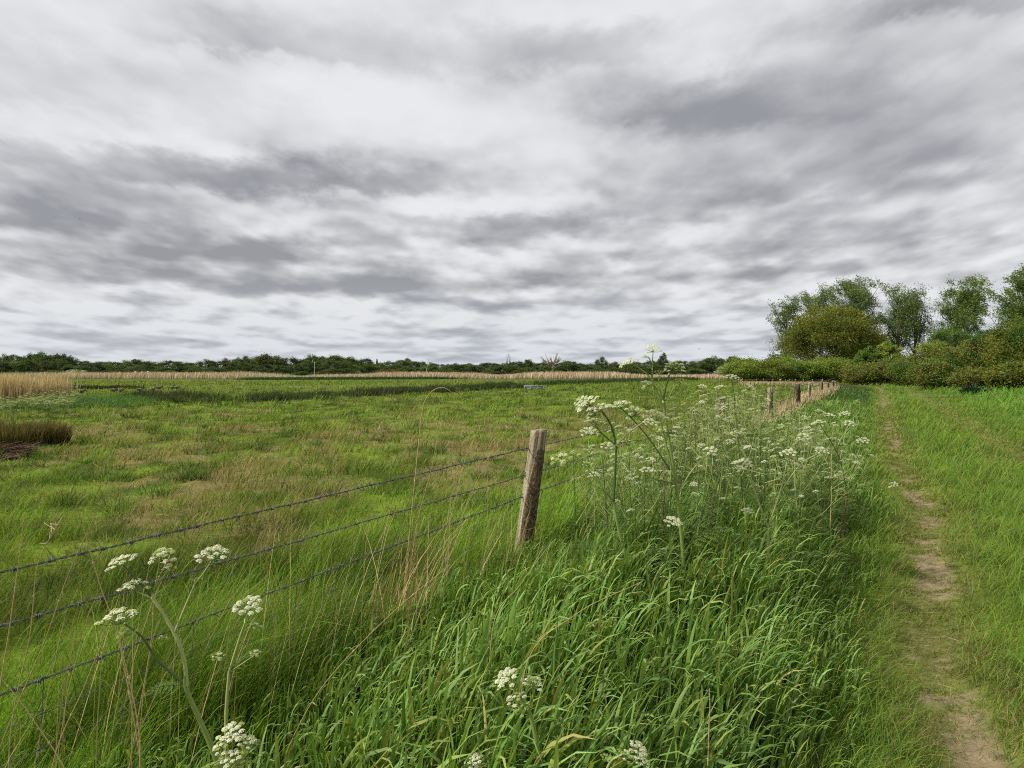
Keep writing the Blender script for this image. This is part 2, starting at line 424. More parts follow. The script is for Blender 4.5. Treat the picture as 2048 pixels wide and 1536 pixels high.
x = tx[ti] + np.cos(an_) * q_ * rad_; y = ty[ti] + np.sin(an_) * q_ * rad_
kc = pick(len(tx), [(.055, .12, .018), (.09, .17, .02), (.28, .23, .10), (.20, .2, .05)], [3, 3, 1.6, 1.6])[ti] * R.uniform(.8, 1.2, (len(ti), 1))
parts.append(blades(roots(x, y), (R.uniform(.1, .26, len(tx))[ti]) * R.uniform(.6, 1.2, len(ti)), np.maximum(.0042, .0009 * y), an_ + R.normal(0, .5, len(ti)), R.uniform(.1, .9, len(ti)), R.uniform(.2, 1.2, len(ti)), 3, col=kc * .8, tipcol=kc * 1.2))
stuff('pasture_grass', parts, M_grass, 'tussocky green and straw coloured pasture grass beyond the wire fence', 'grass')

# --- lush finer grass just beyond the fence
x, y = wedge(75000, 1.8, 16); s = x - fenceX(y)
k = (s < .25) & (s > -2.2 - .12 * y) & (R.rand(len(x)) < 1 - ss(-s, 1.0, 2.6 + .1 * y)); x, y = x[k], y[k]
c = pick(len(x), [(.13, .26, .018), (.17, .31, .026), (.085, .18, .016), (.23, .29, .035)], [4, 3, 2, 1])
ln = R.uniform(.12, .33, len(x)) * (.65 + .5 * fbm(x, y, 1.3, 71, 2))
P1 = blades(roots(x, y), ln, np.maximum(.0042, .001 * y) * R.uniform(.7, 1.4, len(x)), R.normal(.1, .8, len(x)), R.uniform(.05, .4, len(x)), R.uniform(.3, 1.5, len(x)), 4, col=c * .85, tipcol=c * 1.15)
stuff('tall_grass', [P1], M_grass, 'lush fine bright green grass growing just behind the fence wires', 'grass')

# --- broad bladed verge grass between fence and path
def verge_pts(n, y0, y1):
    y = np.exp(R.uniform(math.log(y0), math.log(y1), n)); t = R.rand(n)
    x = fenceX(y) - .15 + t * (rutX(y) - .45 - fenceX(y) + .15)
    return x, y, t
x, y, t = verge_pts(34000, 1.5, 32)
cl = fbm(x, y, 1.9, 81, 3); k = R.rand(len(x)) < .45 + .9 * ss(cl, .35, .6); x, y, t, cl = x[k], y[k], t[k], cl[k]
edge = 1 - ss(t, .72, 1.0)
sf = x - fenceX(y); hf = .42 + .58 * ss(sf, .15, .9 + .25 * (y < 4))
ln = (.17 + .37 * edge) * R.uniform(.7, 1.2, len(x)) * (.7 + .6 * cl) * (1 - .35 * ss(y, 8, 20)) * hf
wd = np.maximum(.027, .0022 * y) * R.uniform(.35, 1.25, len(x)) * (.5 + .5 * edge) * (.55 + .45 * hf)
c = pick(len(x), [(.135, .235, .048), (.19, .29, .085), (.085, .165, .03), (.225, .29, .055)], [4, 3, 3, 1.4])
c = c * (.62 + .76 * fbm(x, y, 1.6, 87, 3)[:, None]); yel = (R.rand(len(x)) < .025)[:, None]; c = np.where(yel, np.array([.3, .28, .09]), c)
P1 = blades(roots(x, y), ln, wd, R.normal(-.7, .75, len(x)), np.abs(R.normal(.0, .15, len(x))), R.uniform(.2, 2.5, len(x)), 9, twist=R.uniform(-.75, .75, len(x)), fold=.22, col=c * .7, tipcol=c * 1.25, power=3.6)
# fine under-storey, greens darkened to paint shade into the gaps between blades
x, y, t = verge_pts(30000, 1.5, 60)
c = pick(len(x), [(.05, .11, .014), (.08, .16, .02), (.03, .075, .01)], [3, 3, 2])
P2 = blades(roots(x, y), R.uniform(.08, .24, len(x)) * (1 - .35 * t), np.maximum(.0038, .001 * y), R.normal(.1, 1., len(x)), R.uniform(.1, .6, len(x)), R.uniform(.3, 1.6, len(x)), 4, col=c * .85, tipcol=c * 1.1)
stuff('verge_grass', [P1, P2], M_verge, 'dense broad bladed green grass arching over between the fence and the path', 'grass')

# --- path grass: short in the ruts, longer between and on the right bank
x, y = wedge(230000, 1.5, 95); r = x - rutX(y); k = (r > -.75) & (R.rand(len(x)) > dirt_mask(x, y) * 1.05); x, y, r = x[k], y[k], r[k]
wear = wear_mask(x, y); mid = np.exp(-((r - 1.1) / .5) ** 2); bank = ss(r, 2.9, 4.5)
ln = (.19 * (1 - .80 * wear) + .06 * mid + .18 * bank + .06 * np.exp(-((r - 1) / .7) ** 2)) * R.uniform(.6, 1.35, len(x)) * (.7 + .6 * fbm(x, y, .9, 91, 3)) + .0008 * y
wd = np.maximum(.0036, .00085 * y) * R.uniform(.7, 1.3, len(x))
c = pick(len(x), [(.135, .235, .024), (.10, .195, .02), (.195, .27, .032), (.075, .16, .022)], [4, 3, 2, 1])
c = c * (.75 + .5 * fbm(x, y, .45, 93, 3)[:, None]); c = c * (1 + bank[:, None] * np.array([-.1, .12, .1]))
cd = pick(len(x), [(.28, .22, .1), (.17, .15, .05)], [1, 1]); m_ = (R.rand(len(x)) < .05 + .38 * wear)[:, None]; c = np.where(m_, cd, c)
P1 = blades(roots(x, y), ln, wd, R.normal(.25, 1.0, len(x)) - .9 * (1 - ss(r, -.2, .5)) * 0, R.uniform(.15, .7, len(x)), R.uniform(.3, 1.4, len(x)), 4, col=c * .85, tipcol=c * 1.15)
stuff('path_grass', [P1], M_grass, 'green grass worn short in the ruts and longer beside the footpath', 'grass')

# --- straw lying on the trodden path
x, y = wedge(60000, 2.2, 30); r = x - rutX(y); k = (np.abs(r) < .4) & (R.rand(len(x)) < .6); x, y = x[k], y[k]
c = pick(len(x), [(.36, .29, .16), (.25, .2, .1)], [1, 1])
rt = roots(x, y); rt[:, 2] += .014
PS = blades(rt, R.uniform(.05, .17, len(x)), np.maximum(.0028, .0006 * y), R.uniform(0, 6.3, len(x)), R.uniform(1.4, 1.56, len(x)), R.uniform(-.05, .1, len(x)), 2, col=c)
# (short trodden turf inside both ruts)
x, y = None, None
y = np.exp(R.uniform(math.log(2.2), math.log(32), 95000)); r = R.normal(0, .3, len(y)) + R.choice([0, 0, 2.2], len(y)); x = rutX(y) + r
k = R.rand(len(x)) > dirt_mask(x, y) * .72; x, y = x[k], y[k]; n = len(x)
tf = fbm(x, y, 4.5, 27, 3)
c = pick(n, [(.13, .19, .02), (.09, .15, .016), (.18, .21, .03), (.30, .25, .12)], [3, 3, 2, 2.2]); c = c * (.6 + .8 * tf[:, None])
rt2 = roots(x, y); rt2[:, 2] += .006
stuff('trodden_turf', [blades(rt2, (.012 + .06 * ss(tf, .4, .7)) * R.uniform(.6, 1.5, n), np.maximum(.0028, .0008 * y) * R.uniform(.7, 1.3, n), R.uniform(0, 6.3, n), R.uniform(.3, 1.3, n), R.uniform(0, .8, n), 2, col=c)], M_grass, 'short trampled turf flecked with straw in the ruts of the path', 'grass')
stuff('fallen_straw', [PS], M_dry, 'pale dry straw scattered on the trodden rut of the path', 'straw')

# --- dry stems standing along the fence line
n = 800; y = np.exp(R.uniform(math.log(1.7), math.log(45), n)); x = fenceX(y) + R.normal(-.1, .25, n)
cl = fbm(x, y, 1.5, 97, 2); k = R.rand(n) < .25 + 1.2 * ss(cl, .45, .65) + .5 * ss(y, 18, 26); x, y = x[k], y[k]
c = pick(len(x), [(.40, .31, .15), (.30, .22, .10), (.45, .38, .22)], [3, 2, 1])
P1 = blades(roots(x, y), R.uniform(.4, .95, len(x)) * (1 - .3 * ss(y, 15, 25)), np.maximum(.0042, .0010 * y), R.normal(.1, .8, len(x)), np.abs(R.normal(.12, .16, len(x))), R.uniform(0, .5, len(x)), 4, col=c, tipcol=c * 1.05)
# a ragged straw clump next to the near post
n = 75; cx_, cy_ = at(800, 1180, 4.3).x, 4.2
x = R.normal(cx_, .10, n); y = R.normal(cy_, .16, n); c = pick(n, [(.45, .34, .16), (.34, .25, .12)], [1, 1])
P2 = blades(roots(x, y), R.uniform(.3, .85, n), .005, R.normal(.3, .8, n), np.abs(R.normal(.18, .15, n)), R.uniform(0, .7, n), 5, col=c)
n = 60; x = R.normal(at(1000, 1100, 5.3).x, .18, n); y = R.normal(5.3, .3, n); c = pick(n, [(.38, .28, .13), (.3, .2, .09)], [1, 1])
P3 = blades(roots(x, y), R.uniform(.25, .65, n), .005, R.normal(.3, .9, n), np.abs(R.normal(.15, .15, n)), R.uniform(0, .7, n), 5, col=c)
# bleached grass at the foot of the distant posts
n = 3600; y = R.uniform(19, 62, n); x = fenceX(y) + R.normal(-.1, .35, n); c = pick(n, [(.46, .37, .22), (.36, .3, .16)], [1, 1])
P4 = blades(roots(x, y), R.uniform(.15, .42, n), .0009 * y, R.normal(.1, 1, n), R.uniform(0, .5, n), R.uniform(0, .8, n), 3, col=c)
stuff('dry_grass', [P1, P2, P3, P4], M_dry, 'tan dead grass stems standing along the wire fence', 'dry grass')

# ------------------------------------------------------------------ reeds and rushes
def poly_pts(pts, n, spread):
    P = np.array(pts, float); d = np.linalg.norm(np.diff(P, axis=0), axis=1); cum = np.concatenate([[0], np.cumsum(d)])
    t = R.uniform(0, cum[-1], n); i = np.clip(np.searchsorted(cum, t) - 1, 0, len(d) - 1); f = (t - cum[i]) / d[i]
    q = P[i] * (1 - f[:, None]) + P[i + 1] * f[:, None]
    return q[:, 0] + R.normal(0, spread, n), q[:, 1] + R.normal(0, spread, n)
def pxp(px, py):
    Y = CH * F / (py - HZ); return (X_at(px, Y), Y)
# far pale reed belt
n = 52000; x = R.uniform(-98, 62, n); y = R.uniform(114, 134, n) + 3 * np.sin(x * .05)
hgt = .12 + .8 * ss(fbm(x, y * .3, .07, 101, 3), .25, .7) + .35 * fbm(x, y, .35, 3, 2)
c = pick(n, [(.52, .41, .28), (.42, .33, .20), (.60, .49, .36), (.2, .22, .08)], [3, 2, 2, .5])
P1 = blades(roots(x, y), hgt * R.uniform(.6, 1.1, n), R.uniform(.05, .11, n), R.normal(0, 1, n), R.uniform(0, .2, n), R.uniform(0, .5, n), 3, col=c, twist=R.uniform(-1.5, 1.5, n))
stuff('reed_belt', [P1], M_dry, 'long pale belt of dry reeds across the far side of the marsh', 'reeds')
# tall tan reed clump at the left edge
n = 16000; y = R.uniform(33, 36.5, n); x = R.uniform(X_at(-200, 36), X_at(84, 34.5), n) + 1.6 * (fbm(y, y * 0, 1.5, 3, 2) - .5) + np.abs(R.normal(0, .25, n))
c = pick(n, [(.50, .39, .21), (.38, .29, .14), (.58, .48, .30)], [3, 3, 2])
P1 = blades(roots(x, y), R.uniform(.75, 1.38, n) * (.85 + .32 * fbm(x, y, .9, 5, 2)), R.uniform(.018, .035, n), R.normal(0, 1, n), R.uniform(0, .1, n), R.uniform(0, .35, n), 4, col=c * .8, tipcol=c * 1.15)
stuff('reed_clump', [P1], M_dry, 'tall dense tan reeds standing at the left edge of the marsh', 'reeds')
# green young reeds
n = 12000; x = R.uniform(X_at(80, 33), X_at(330, 33), n); y = R.uniform(29.5, 36, n); k = R.rand(n) < 1 - .8 * ss(x, X_at(200, 33), X_at(330, 33)); x, y = x[k], y[k]; n = len(x)
c = pick(n, [(.08, .17, .045), (.11, .21, .055), (.06, .13, .03)], [3, 2, 2])
P1 = blades(roots(x, y), R.uniform(.2, .44, n) * (1 - .45 * ss(x, X_at(180, 33), X_at(330, 33))), R.uniform(.02, .04, n), R.normal(.2, 1, n), R.uniform(0, .4, n), R.uniform(0, .9, n), 3, col=c)
stuff('green_reeds', [P1], M_grass, 'blue green young reeds growing beside the tan reed clump', 'reeds')
# dark rushes lining the ditch (two banks)
dl = [pxp(285, 795), pxp(370, 809), pxp(450, 807), pxp(540, 803), pxp(640, 797), pxp(780, 790), pxp(930, 782), pxp(1045, 777)]
x, y = poly_pts(dl, 24000, .42); y = y + R.choice([0, 0, .085], len(y)) * y
cl = fbm(x, y, .8, 111, 3); k = R.rand(len(x)) < .12 + ss(cl, .42, .56); x, y, cl = x[k], y[k], cl[k]; n = len(x)
c = pick(n, [(.035, .06, .018), (.05, .075, .022), (.07, .08, .03), (.1, .085, .04)], [4, 3, 1.5, .8])
P1 = blades(roots(x, y), (.12 + .55 * cl) * R.uniform(.6, 1.2, n), .0008 * y * R.uniform(.7, 1.4, n), R.normal(.1, 1.2, n), R.uniform(0, .5, n), R.uniform(0, .6, n), 3, col=c)
dl2 = [pxp(1085, 771), pxp(1200, 766), pxp(1300, 763), pxp(1380, 760)]
x, y = poly_pts(dl2, 7000, .9); n = len(x); c = pick(n, [(.035, .065, .018), (.05, .08, .022)], [4, 3])
P2 = blades(roots(x, y), R.uniform(.2, .6, n), .06, R.normal(0, 1, n), R.uniform(0, .4, n), .3, 3, col=c)
x, y = poly_pts([pxp(88, 779), pxp(120, 778), pxp(175, 779), pxp(270, 778)], 5000, .5); n = len(x); c = pick(n, [(.045, .04, .022), (.05, .06, .022)], [4, 3])
P3 = blades(roots(x, y), R.uniform(.1, .4, n), .05, R.normal(0, 1, n), R.uniform(0, .4, n), .3, 3, col=c)
x, y = poly_pts([pxp(500, 759.5), pxp(700, 759), pxp(900, 758)], 9000, 1.2); n = len(x); c = pick(n, [(.03, .075, .018), (.05, .1, .022)], [4, 3])
P4 = blades(roots(x, y), R.uniform(.2, .5, n), .08, R.normal(0, 1, n), R.uniform(0, .4, n), .3, 3, col=c)
stuff('rushes', [P1, P2, P3, P4], M_grass, 'dark green rushes lining the winding ditch across the pasture', 'rushes')

def clump(name, px, py, rx, n, hl, cols, label, cat, wd=.008, spread=.5, az=.1):
    """one free standing tussock rooted at a photo position"""
    X, Y = pxp(px, py)
    o = empty(name, (X, Y, gzf(X, Y))); tag(o, label, cat)
    a = R.uniform(0, 6.28, n); r = np.sqrt(R.rand(n)) * rx
    x, y = np.cos(a) * r, np.sin(a) * r * .7
    c = pick(n, cols, [1] * len(cols), jit=.3); rt = np.stack([x, y, gz(X + x, Y + y) - gzf(X, Y) - .01], -1)
    v, f, cc = blades(rt, R.uniform(.5, 1, n) * hl, wd * R.uniform(.7, 1.3, n), np.arctan2(y, x) + R.normal(0, .8, n), R.uniform(0, spread, n), R.uniform(0, .9, n), 4, col=c)
    link('blades', mesh_np('blades', v, f, M_grass, cc), o); return o
clump('sedge_tussock', 25, 893, .95, 2600, .62, [(.10, .08, .03), (.06, .08, .02), (.15, .11, .045)], 'large brown green sedge tussock above the heap of dead stems', 'tussock', .014, .35)
clump('sedge_tussock', 98, 892, .38, 900, .50, [(.13, .10, .035), (.07, .08, .022), (.2, .15, .06)], 'smaller brown sedge tussock right of the large one', 'tussock', .013, .4)
clump('rush_tussock', 385, 962, .17, 240, .24, [(.04, .10, .02), (.07, .15, .03), (.12, .2, .03)], 'dark green rush tuft alone in the pasture left of centre', 'tussock', .008, .7)
clump('rush_tussock', 502, 902, .36, 300, .2, [(.05, .10, .02), (.09, .15, .03), (.14, .2, .03)], 'low dark rush tuft in the straw coloured part of the pasture', 'tussock', .01, .8)
clump('rush_tussock', 200, 955, .5, 400, .18, [(.05, .11, .02), (.08, .15, .03), (.14, .2, .03)], 'wide low dark tuft near the left of the pasture', 'tussock', .009, .9)
clump('rush_tussock', 292, 797, .45, 500, .5, [(.035, .06, .02), (.05, .07, .03)], 'small round dark rush clump at the left end of the ditch', 'tussock', .03, .4)
# heap of dead stems
X, Y = pxp(20, 918); hp = empty('stem_heap', (X, Y, gzf(X, Y))); tag(hp, 'flattened dark red brown heap of dead stems at the left edge', 'heap')
n = 1500; x = R.uniform(-1.3, .12, n); yy = R.normal(0, .22, n); hh = .24 * np.clip(1 - (x / .65) ** 4 * (x > 0) - (yy / .55) ** 2, 0, 1)
c = pick(n, [(.07, .035, .02), (.13, .07, .04), (.03, .02, .012), (.24, .16, .09)], [3, 2, 3, 1])
v, f, cc = blades(np.stack([x, yy, hh * R.rand(n)], -1), R.uniform(.2, .55, n), .012, R.normal(0, .35, n), R.uniform(1.2, 1.6, n), R.uniform(0, .4, n), 4, col=c)
link('stems', mesh_np('stems', v, f, M_dry, cc), hp)

# ------------------------------------------------------------------ fence
def post_mat():
    m, nt = mat('weathered post wood'); out = N(nt, 'ShaderNodeOutputMaterial'); g = N(nt, 'ShaderNodeTexCoord')
    mp = N(nt, 'ShaderNodeMapping', inp={'Scale': (34, 34, 2.2)}); L(nt, g.outputs['Object'], mp.inputs[0])
    nz = N(nt, 'ShaderNodeTexNoise', inp={'Scale': 1., 'Detail': 9., 'Roughness': .7, 'Distortion': .6}); L(nt, mp.outputs[0], nz.inputs['Vector'])
    grain = ramp(nt, nz.outputs['Fac'], [(.34, (.06, .045, .03)), (.45, (.20, .155, .10)), (.56, (.37, .32, .22)), (.75, (.52, .47, .36))])
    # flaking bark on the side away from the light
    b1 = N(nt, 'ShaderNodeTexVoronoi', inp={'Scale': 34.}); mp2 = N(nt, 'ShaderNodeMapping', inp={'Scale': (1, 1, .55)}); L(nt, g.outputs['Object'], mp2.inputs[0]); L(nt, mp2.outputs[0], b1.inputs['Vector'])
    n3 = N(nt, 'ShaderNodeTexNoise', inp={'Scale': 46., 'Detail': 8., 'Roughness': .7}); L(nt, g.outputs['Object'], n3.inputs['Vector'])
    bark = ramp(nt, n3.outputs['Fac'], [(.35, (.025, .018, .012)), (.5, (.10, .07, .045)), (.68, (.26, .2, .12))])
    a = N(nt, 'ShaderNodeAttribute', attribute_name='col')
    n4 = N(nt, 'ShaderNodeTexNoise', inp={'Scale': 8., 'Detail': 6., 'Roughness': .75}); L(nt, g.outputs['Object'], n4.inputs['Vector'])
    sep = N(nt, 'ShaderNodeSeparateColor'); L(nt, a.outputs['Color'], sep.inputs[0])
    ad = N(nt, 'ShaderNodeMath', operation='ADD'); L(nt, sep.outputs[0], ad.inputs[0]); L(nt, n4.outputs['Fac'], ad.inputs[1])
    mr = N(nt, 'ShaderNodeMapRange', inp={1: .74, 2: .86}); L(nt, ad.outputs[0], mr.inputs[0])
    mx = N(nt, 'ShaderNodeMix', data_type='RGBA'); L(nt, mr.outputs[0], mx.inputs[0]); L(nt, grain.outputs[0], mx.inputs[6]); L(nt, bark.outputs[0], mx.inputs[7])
    # algae tint patches
    n5 = N(nt, 'ShaderNodeTexNoise', inp={'Scale': 5., 'Detail': 4.}); L(nt, g.outputs['Object'], n5.inputs['Vector'])
    m5 = N(nt, 'ShaderNodeMapRange', inp={1: .5, 2: .75, 3: 0., 4: .45}); L(nt, n5.outputs['Fac'], m5.inputs[0])
    mx2 = N(nt, 'ShaderNodeMix', data_type='RGBA', inp={7: (.17, .15, .05, 1)}); L(nt, m5.outputs[0], mx2.inputs[0]); L(nt, mx.outputs[2], mx2.inputs[6])
    mulg = N(nt, 'ShaderNodeMix', data_type='RGBA', blend_type='MULTIPLY', inp={0: 1.}); L(nt, mx2.outputs[2], mulg.inputs[6])
    cg = N(nt, 'ShaderNodeCombineColor'); [L(nt, sep.outputs[1], cg.inputs[q]) for q in range(3)]; L(nt, cg.outputs[0], mulg.inputs[7])
    p = N(nt, 'ShaderNodeBsdfPrincipled', inp={'Roughness': .85, 'Specular IOR Level': .2}); L(nt, mulg.outputs[2], p.inputs['Base Color'])
    sm = N(nt, 'ShaderNodeMath', operation='ADD'); L(nt, nz.outputs['Fac'], sm.inputs[0]); L(nt, n3.outputs['Fac'], sm.inputs[1])
    bb = N(nt, 'ShaderNodeBump', inp={'Strength': 1., 'Distance': .02}); L(nt, sm.outputs[0], bb.inputs['Height']); L(nt, bb.outputs[0], p.inputs['Normal']); L(nt, p.outputs[0], out.inputs[0]); return m
M_post = post_mat()
def post_mesh(rad, h, seed, tone=1., sides=40, rings=46, topslope=.0):
    rs = np.random.RandomState(seed); V = []; C = []
    th = np.arange(sides) * 2 * PI / sides
    z0 = -.25
    crack = PI + .35
    for k in range(rings + 1):
        t = k / rings; z = z0 + (h - z0) * t
        nz = (vn(th * 2.2 + 5, np.full(sides, z * 1.3), 1, seed) - .5) * .16 + (vn(th * 6, np.full(sides, z * 9.), 1, seed + 3) - .5) * .05
        # bark side bulges and is rougher
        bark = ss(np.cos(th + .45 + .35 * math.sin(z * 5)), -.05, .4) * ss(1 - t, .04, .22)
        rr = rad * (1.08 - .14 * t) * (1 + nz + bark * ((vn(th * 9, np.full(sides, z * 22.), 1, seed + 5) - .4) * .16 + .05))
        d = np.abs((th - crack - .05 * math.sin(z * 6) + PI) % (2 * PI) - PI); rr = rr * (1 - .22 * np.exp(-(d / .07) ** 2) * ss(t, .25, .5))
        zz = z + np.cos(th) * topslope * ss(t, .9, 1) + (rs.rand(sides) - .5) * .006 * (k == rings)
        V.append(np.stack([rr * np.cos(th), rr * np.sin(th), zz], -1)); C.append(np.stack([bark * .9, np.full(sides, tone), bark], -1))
    for f in (.86, .5, .04):
        q = V[rings].copy(); q[:, :2] *= f; q[:, 2] += .004 - (1 - f) * .006 + (rs.rand(sides) - .5) * .004; V.append(q); C.append(np.stack([np.zeros(sides), np.full(sides, tone * .9), np.zeros(sides)], -1))
    n = len(V); V = np.vstack(V); C = np.vstack(C)
    i = np.arange(n - 1)[:, None] * sides; j = np.arange(sides)[None]; j2 = (j + 1) % sides
    return mesh_np('fence_post', V, np.stack([i + j, i + j2, i + sides + j2, i + sides + j], -1).reshape(-1, 4), M_post, C)
M_wire = noise_mat('galvanised wire', [(.3, (.05, .05, .048)), (.6, (.13, .128, .125)), (.8, (.12, .085, .06))], 60., rough=.6, metallic=.15, bump=.2)
fence = empty('barbed_wire_fence', (float(fenceX(6)), 6, 0)); tag(fence, 'stock fence of weathered round posts, barbed strands and wire netting beside the path', 'fence')
FO = Vector(fence.location)
posts = [(6.0, 1080, 860, .066, 1.15, 0.13, 'nearest post, split pale grey wood with flaking bark, leaning right'),
         (13.6, 1441, 795, .08, .75, .03, 'second post, half hidden by cow parsley'), (21.5, 1540, 775, .078, 1.0, .0, 'third post, pale grey'),
         (29, 1594.5, 768, .112, .42, 0, 'thick dark straining post'), (36.5, 1619, 766, .07, 1.1, .02, None), (44, 1643, 762, .08, .7, -.02, None),
         (50, 1656, 765, .08, .6, 0, None), (57, 1666, 761, .11, .75, 0, None), (64, 1671, 762, .08, .9, 0, None)]
ptop = {}
for i_, (Y, px, py, rad, tone, lean, lab) in enumerate(posts):
    tp = at(px, py, Y); bx = tp.x - math.sin(lean) * tp.z; gzv = gzf(bx, Y)
    h = (tp.z - gzv) / math.cos(lean)
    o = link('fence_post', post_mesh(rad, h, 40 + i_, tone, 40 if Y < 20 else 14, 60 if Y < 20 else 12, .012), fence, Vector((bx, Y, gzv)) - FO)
    o.rotation_euler = (0, lean, 0)
    if lab: o['label'] = lab
    ptop[i_] = (bx, Y, gzv, lean, h)
    if i_ < 2:
        for zz in (.965, .745, .575):
            if zz > tp.z - .02: continue
            zl = (zz - gzv) / math.cos(lean); sb_ = MB(); rs_ = rad * 1.02
            sb_.tube([(-rs_ * .8, -.012, zl + .016), (-rs_ - .012, -.014, zl + .014), (-rs_ - .014, -.014, zl - .014), (-rs_ * .8, -.012, zl - .016)], .0028, 5)
            sb_.build('staple', M_wire, o)
def post_at(i_, z):
    bx, Y, g0, lean, h = ptop[i_]; return Vector((bx + math.tan(lean) * (z - g0), Y, z))
# wire node positions: out of frame post behind the camera, then each post
def wire_nodes(zs, side=-1, radoff=True):
    out = [Vector((float(fenceX(-2.0)) - .05, -2.0, zs[0]))]
    for i_ in range(len(posts)):
        z = zs[min(i_ + 1, len(zs) - 1)] - (0 if i_ < 3 else .02 * (i_ - 2))
        p = post_at(i_, z); p.x -= posts[i_][3] * .9; out.append(p)
    return out
def sag(nodes, s=.02, n=40):
    P = []
    for a, b in zip(nodes[:-1], nodes[1:]):
        for k in range(n):
            t = k / n; q = a.lerp(b, t); q.z -= 4 * s * t * (1 - t) ; P.append(q)
    P.append(nodes[-1]); return P
def resample(P, step):
    A = np.array([tuple(p) for p in P]); d = np.linalg.norm(np.diff(A, axis=0), axis=1); cum = np.concatenate([[0], np.cumsum(d)])
    t = np.arange(0, cum[-1], step); return np.stack([np.interp(t, cum, A[:, k]) for k in range(3)], -1)
def barbed(nodes, name='barbed_wire', twist=True, step_b=.11, thick=.0018, lab=None, sg=.008):
    P = np.array([tuple(p) for p in sag(nodes, sg)]); near = P[P[:, 1] <= 16.5]; farp = P[P[:, 1] >= 16.2]
    mb = MB(); Q = resample(near, .0075); T = np.gradient(Q, axis=0); T /= np.linalg.norm(T, axis=1, keepdims=True)
    U = np.cross(T, [0, 0, 1.]); U /= np.linalg.norm(U, axis=1, keepdims=True); W = np.cross(U, T)
    a = np.arange(len(Q)) * .0075 / .075 * 2 * PI * (1 + .0)
    wob = np.stack([0 * a, 0 * a, .0012 * np.sin(a * .07) + .001 * np.sin(a * .23)], -1)
    for ph in (0, PI):
        mb.tube(Q + wob + thick * 1.15 * (np.cos(a + ph)[:, None] * U + np.sin(a + ph)[:, None] * W), thick, 5, cap=False)
    if len(farp) > 1: mb.tube(farp - FO * 0, .006 + 0 * farp[:, 1] + .00018 * farp[:, 1], 4, cap=False)
    stepi = int(step_b / .0075)
    for k in range(6, len(Q) - 6, stepi):
        k = min(len(Q) - 6, k + R.randint(-2, 3)); c0 = Q[k] + wob[k]; t = T[k]; u_ = U[k]; w_ = W[k]
        ca = np.linspace(0, 4 * PI, 17); off = R.uniform(0, 6.3)
        coil = c0 + (np.linspace(-.006, .006, 17))[:, None] * t + .0058 * (np.cos(ca + off)[:, None] * u_ + np.sin(ca + off)[:, None] * w_)
        mb.tube(coil, .0016, 4)
        for q in range(4):
            an = off + q * PI / 2 + R.uniform(-.3, .3); d = np.cos(an) * u_ + np.sin(an) * w_
            b0 = c0 + t * (.006 if q % 2 else -.006) + d * .004; d2 = d + t * (.45 if q % 2 else -.45)
            mb.tube([b0, b0 + d2 * .011, b0 + d2 * .021], [.0016, .0013, .0004], 4)
    V = np.vstack(mb.V) - np.array(FO); o = link(name, mesh_np(name, V, np.vstack(mb.F), M_wire, np.vstack(mb.C)), fence)
    if lab: o['label'] = lab
barbed(wire_nodes([1.0, .965, .93, .92, .9]), lab='uppermost twisted barbed strand', thick=.002)
barbed(wire_nodes([.88, .745, .72, .7, .7]), lab='second twisted barbed strand', sg=.006)
barbed(wire_nodes([.61, .575, .56, .55, .54]), lab='third barbed strand along the top of the netting', thick=.0017, sg=.008)
# netting: plain line wires, upright stays
mb = MB(); lines = []
for z0, z1 in ((.635, .565), (.50, .46), (.385, .34), (.27, .23), (.15, .12)):
    lines.append(resample(np.array([tuple(p) for p in sag(wire_nodes([z0, z1, z1, z1, z1]), .012)]), .05))
for q in lines:
    nr = q[q[:, 1] < 30]; mb.tube(nr, np.maximum(.0014, .00012 * nr[:, 1]), 4, cap=False)
yk = -1.2
while yk < 28:
    pr = [np.array([np.interp(yk, q[:, 1], q[:, 0]), yk, np.interp(yk, q[:, 1], q[:, 2])]) for q in lines]
    mb.tube(pr, max(.0014, .00012 * yk), 4)
    if yk < 12:
        for p_ in pr: mb.tube([p_ + np.array([-.006, -.012, 0]), p_ + np.array([0, 0, .003]), p_ + np.array([.006, .012, 0])], [.0022, .004, .0022], 5)
    yk += .28
link('wire_netting', mesh_np('wire_netting', np.vstack(mb.V) - np.array(FO), np.vstack(mb.F), M_wire), fence)
# staples, holding strands on the two near posts
# distant cross fence in bleached grass
cf = empty('cross_fence', (X_at(1560, 70), 70, 0)); tag(cf, 'low distant line of thin grey posts in bleached grass in front of the hedge', 'fence')
CO = Vector(cf.location)
tops = []
for px, w_ in ((1440, .07), (1462, .06), (1485, .06), (1513, .06), (1527, .05), (1546, .07), (1561, .17), (1571, .05), (1579, .06), (1591, .06), (1607, .08), (1625, .09), (1645, .1)):
    Y = 70; tp = at(px, 757 + (px % 3), Y); g0 = gzf(tp.x, Y); o = link('fence_post', post_mesh(w_ * .55, tp.z - g0, px, 1.2, 10, 6), cf, Vector((tp.x, Y, g0)) - CO); tops.append(tp)
mb = MB()
for dz in (.08, .28): mb.tube([p - CO - Vector((0, .04, dz)) for p in tops], .012, 4, cap=False)
mb.build('line_wire', M_wire, cf)
n = 4500; x = R.uniform(X_at(1480, 70), X_at(1640, 70), n); y = R.normal(69.3, .8, n); c = pick(n, [(.42, .34, .2), (.32, .27, .15), (.2, .2, .07)], [2, 2, 1])
stuff('bleached_grass', [blades(roots(x, y), R.uniform(.2, .5, n), .06, R.normal(0, 1, n), R.uniform(0, .4, n), .5, 3, col=c)], M_dry, 'bleached dead grass along the distant cross fence', 'dry grass')

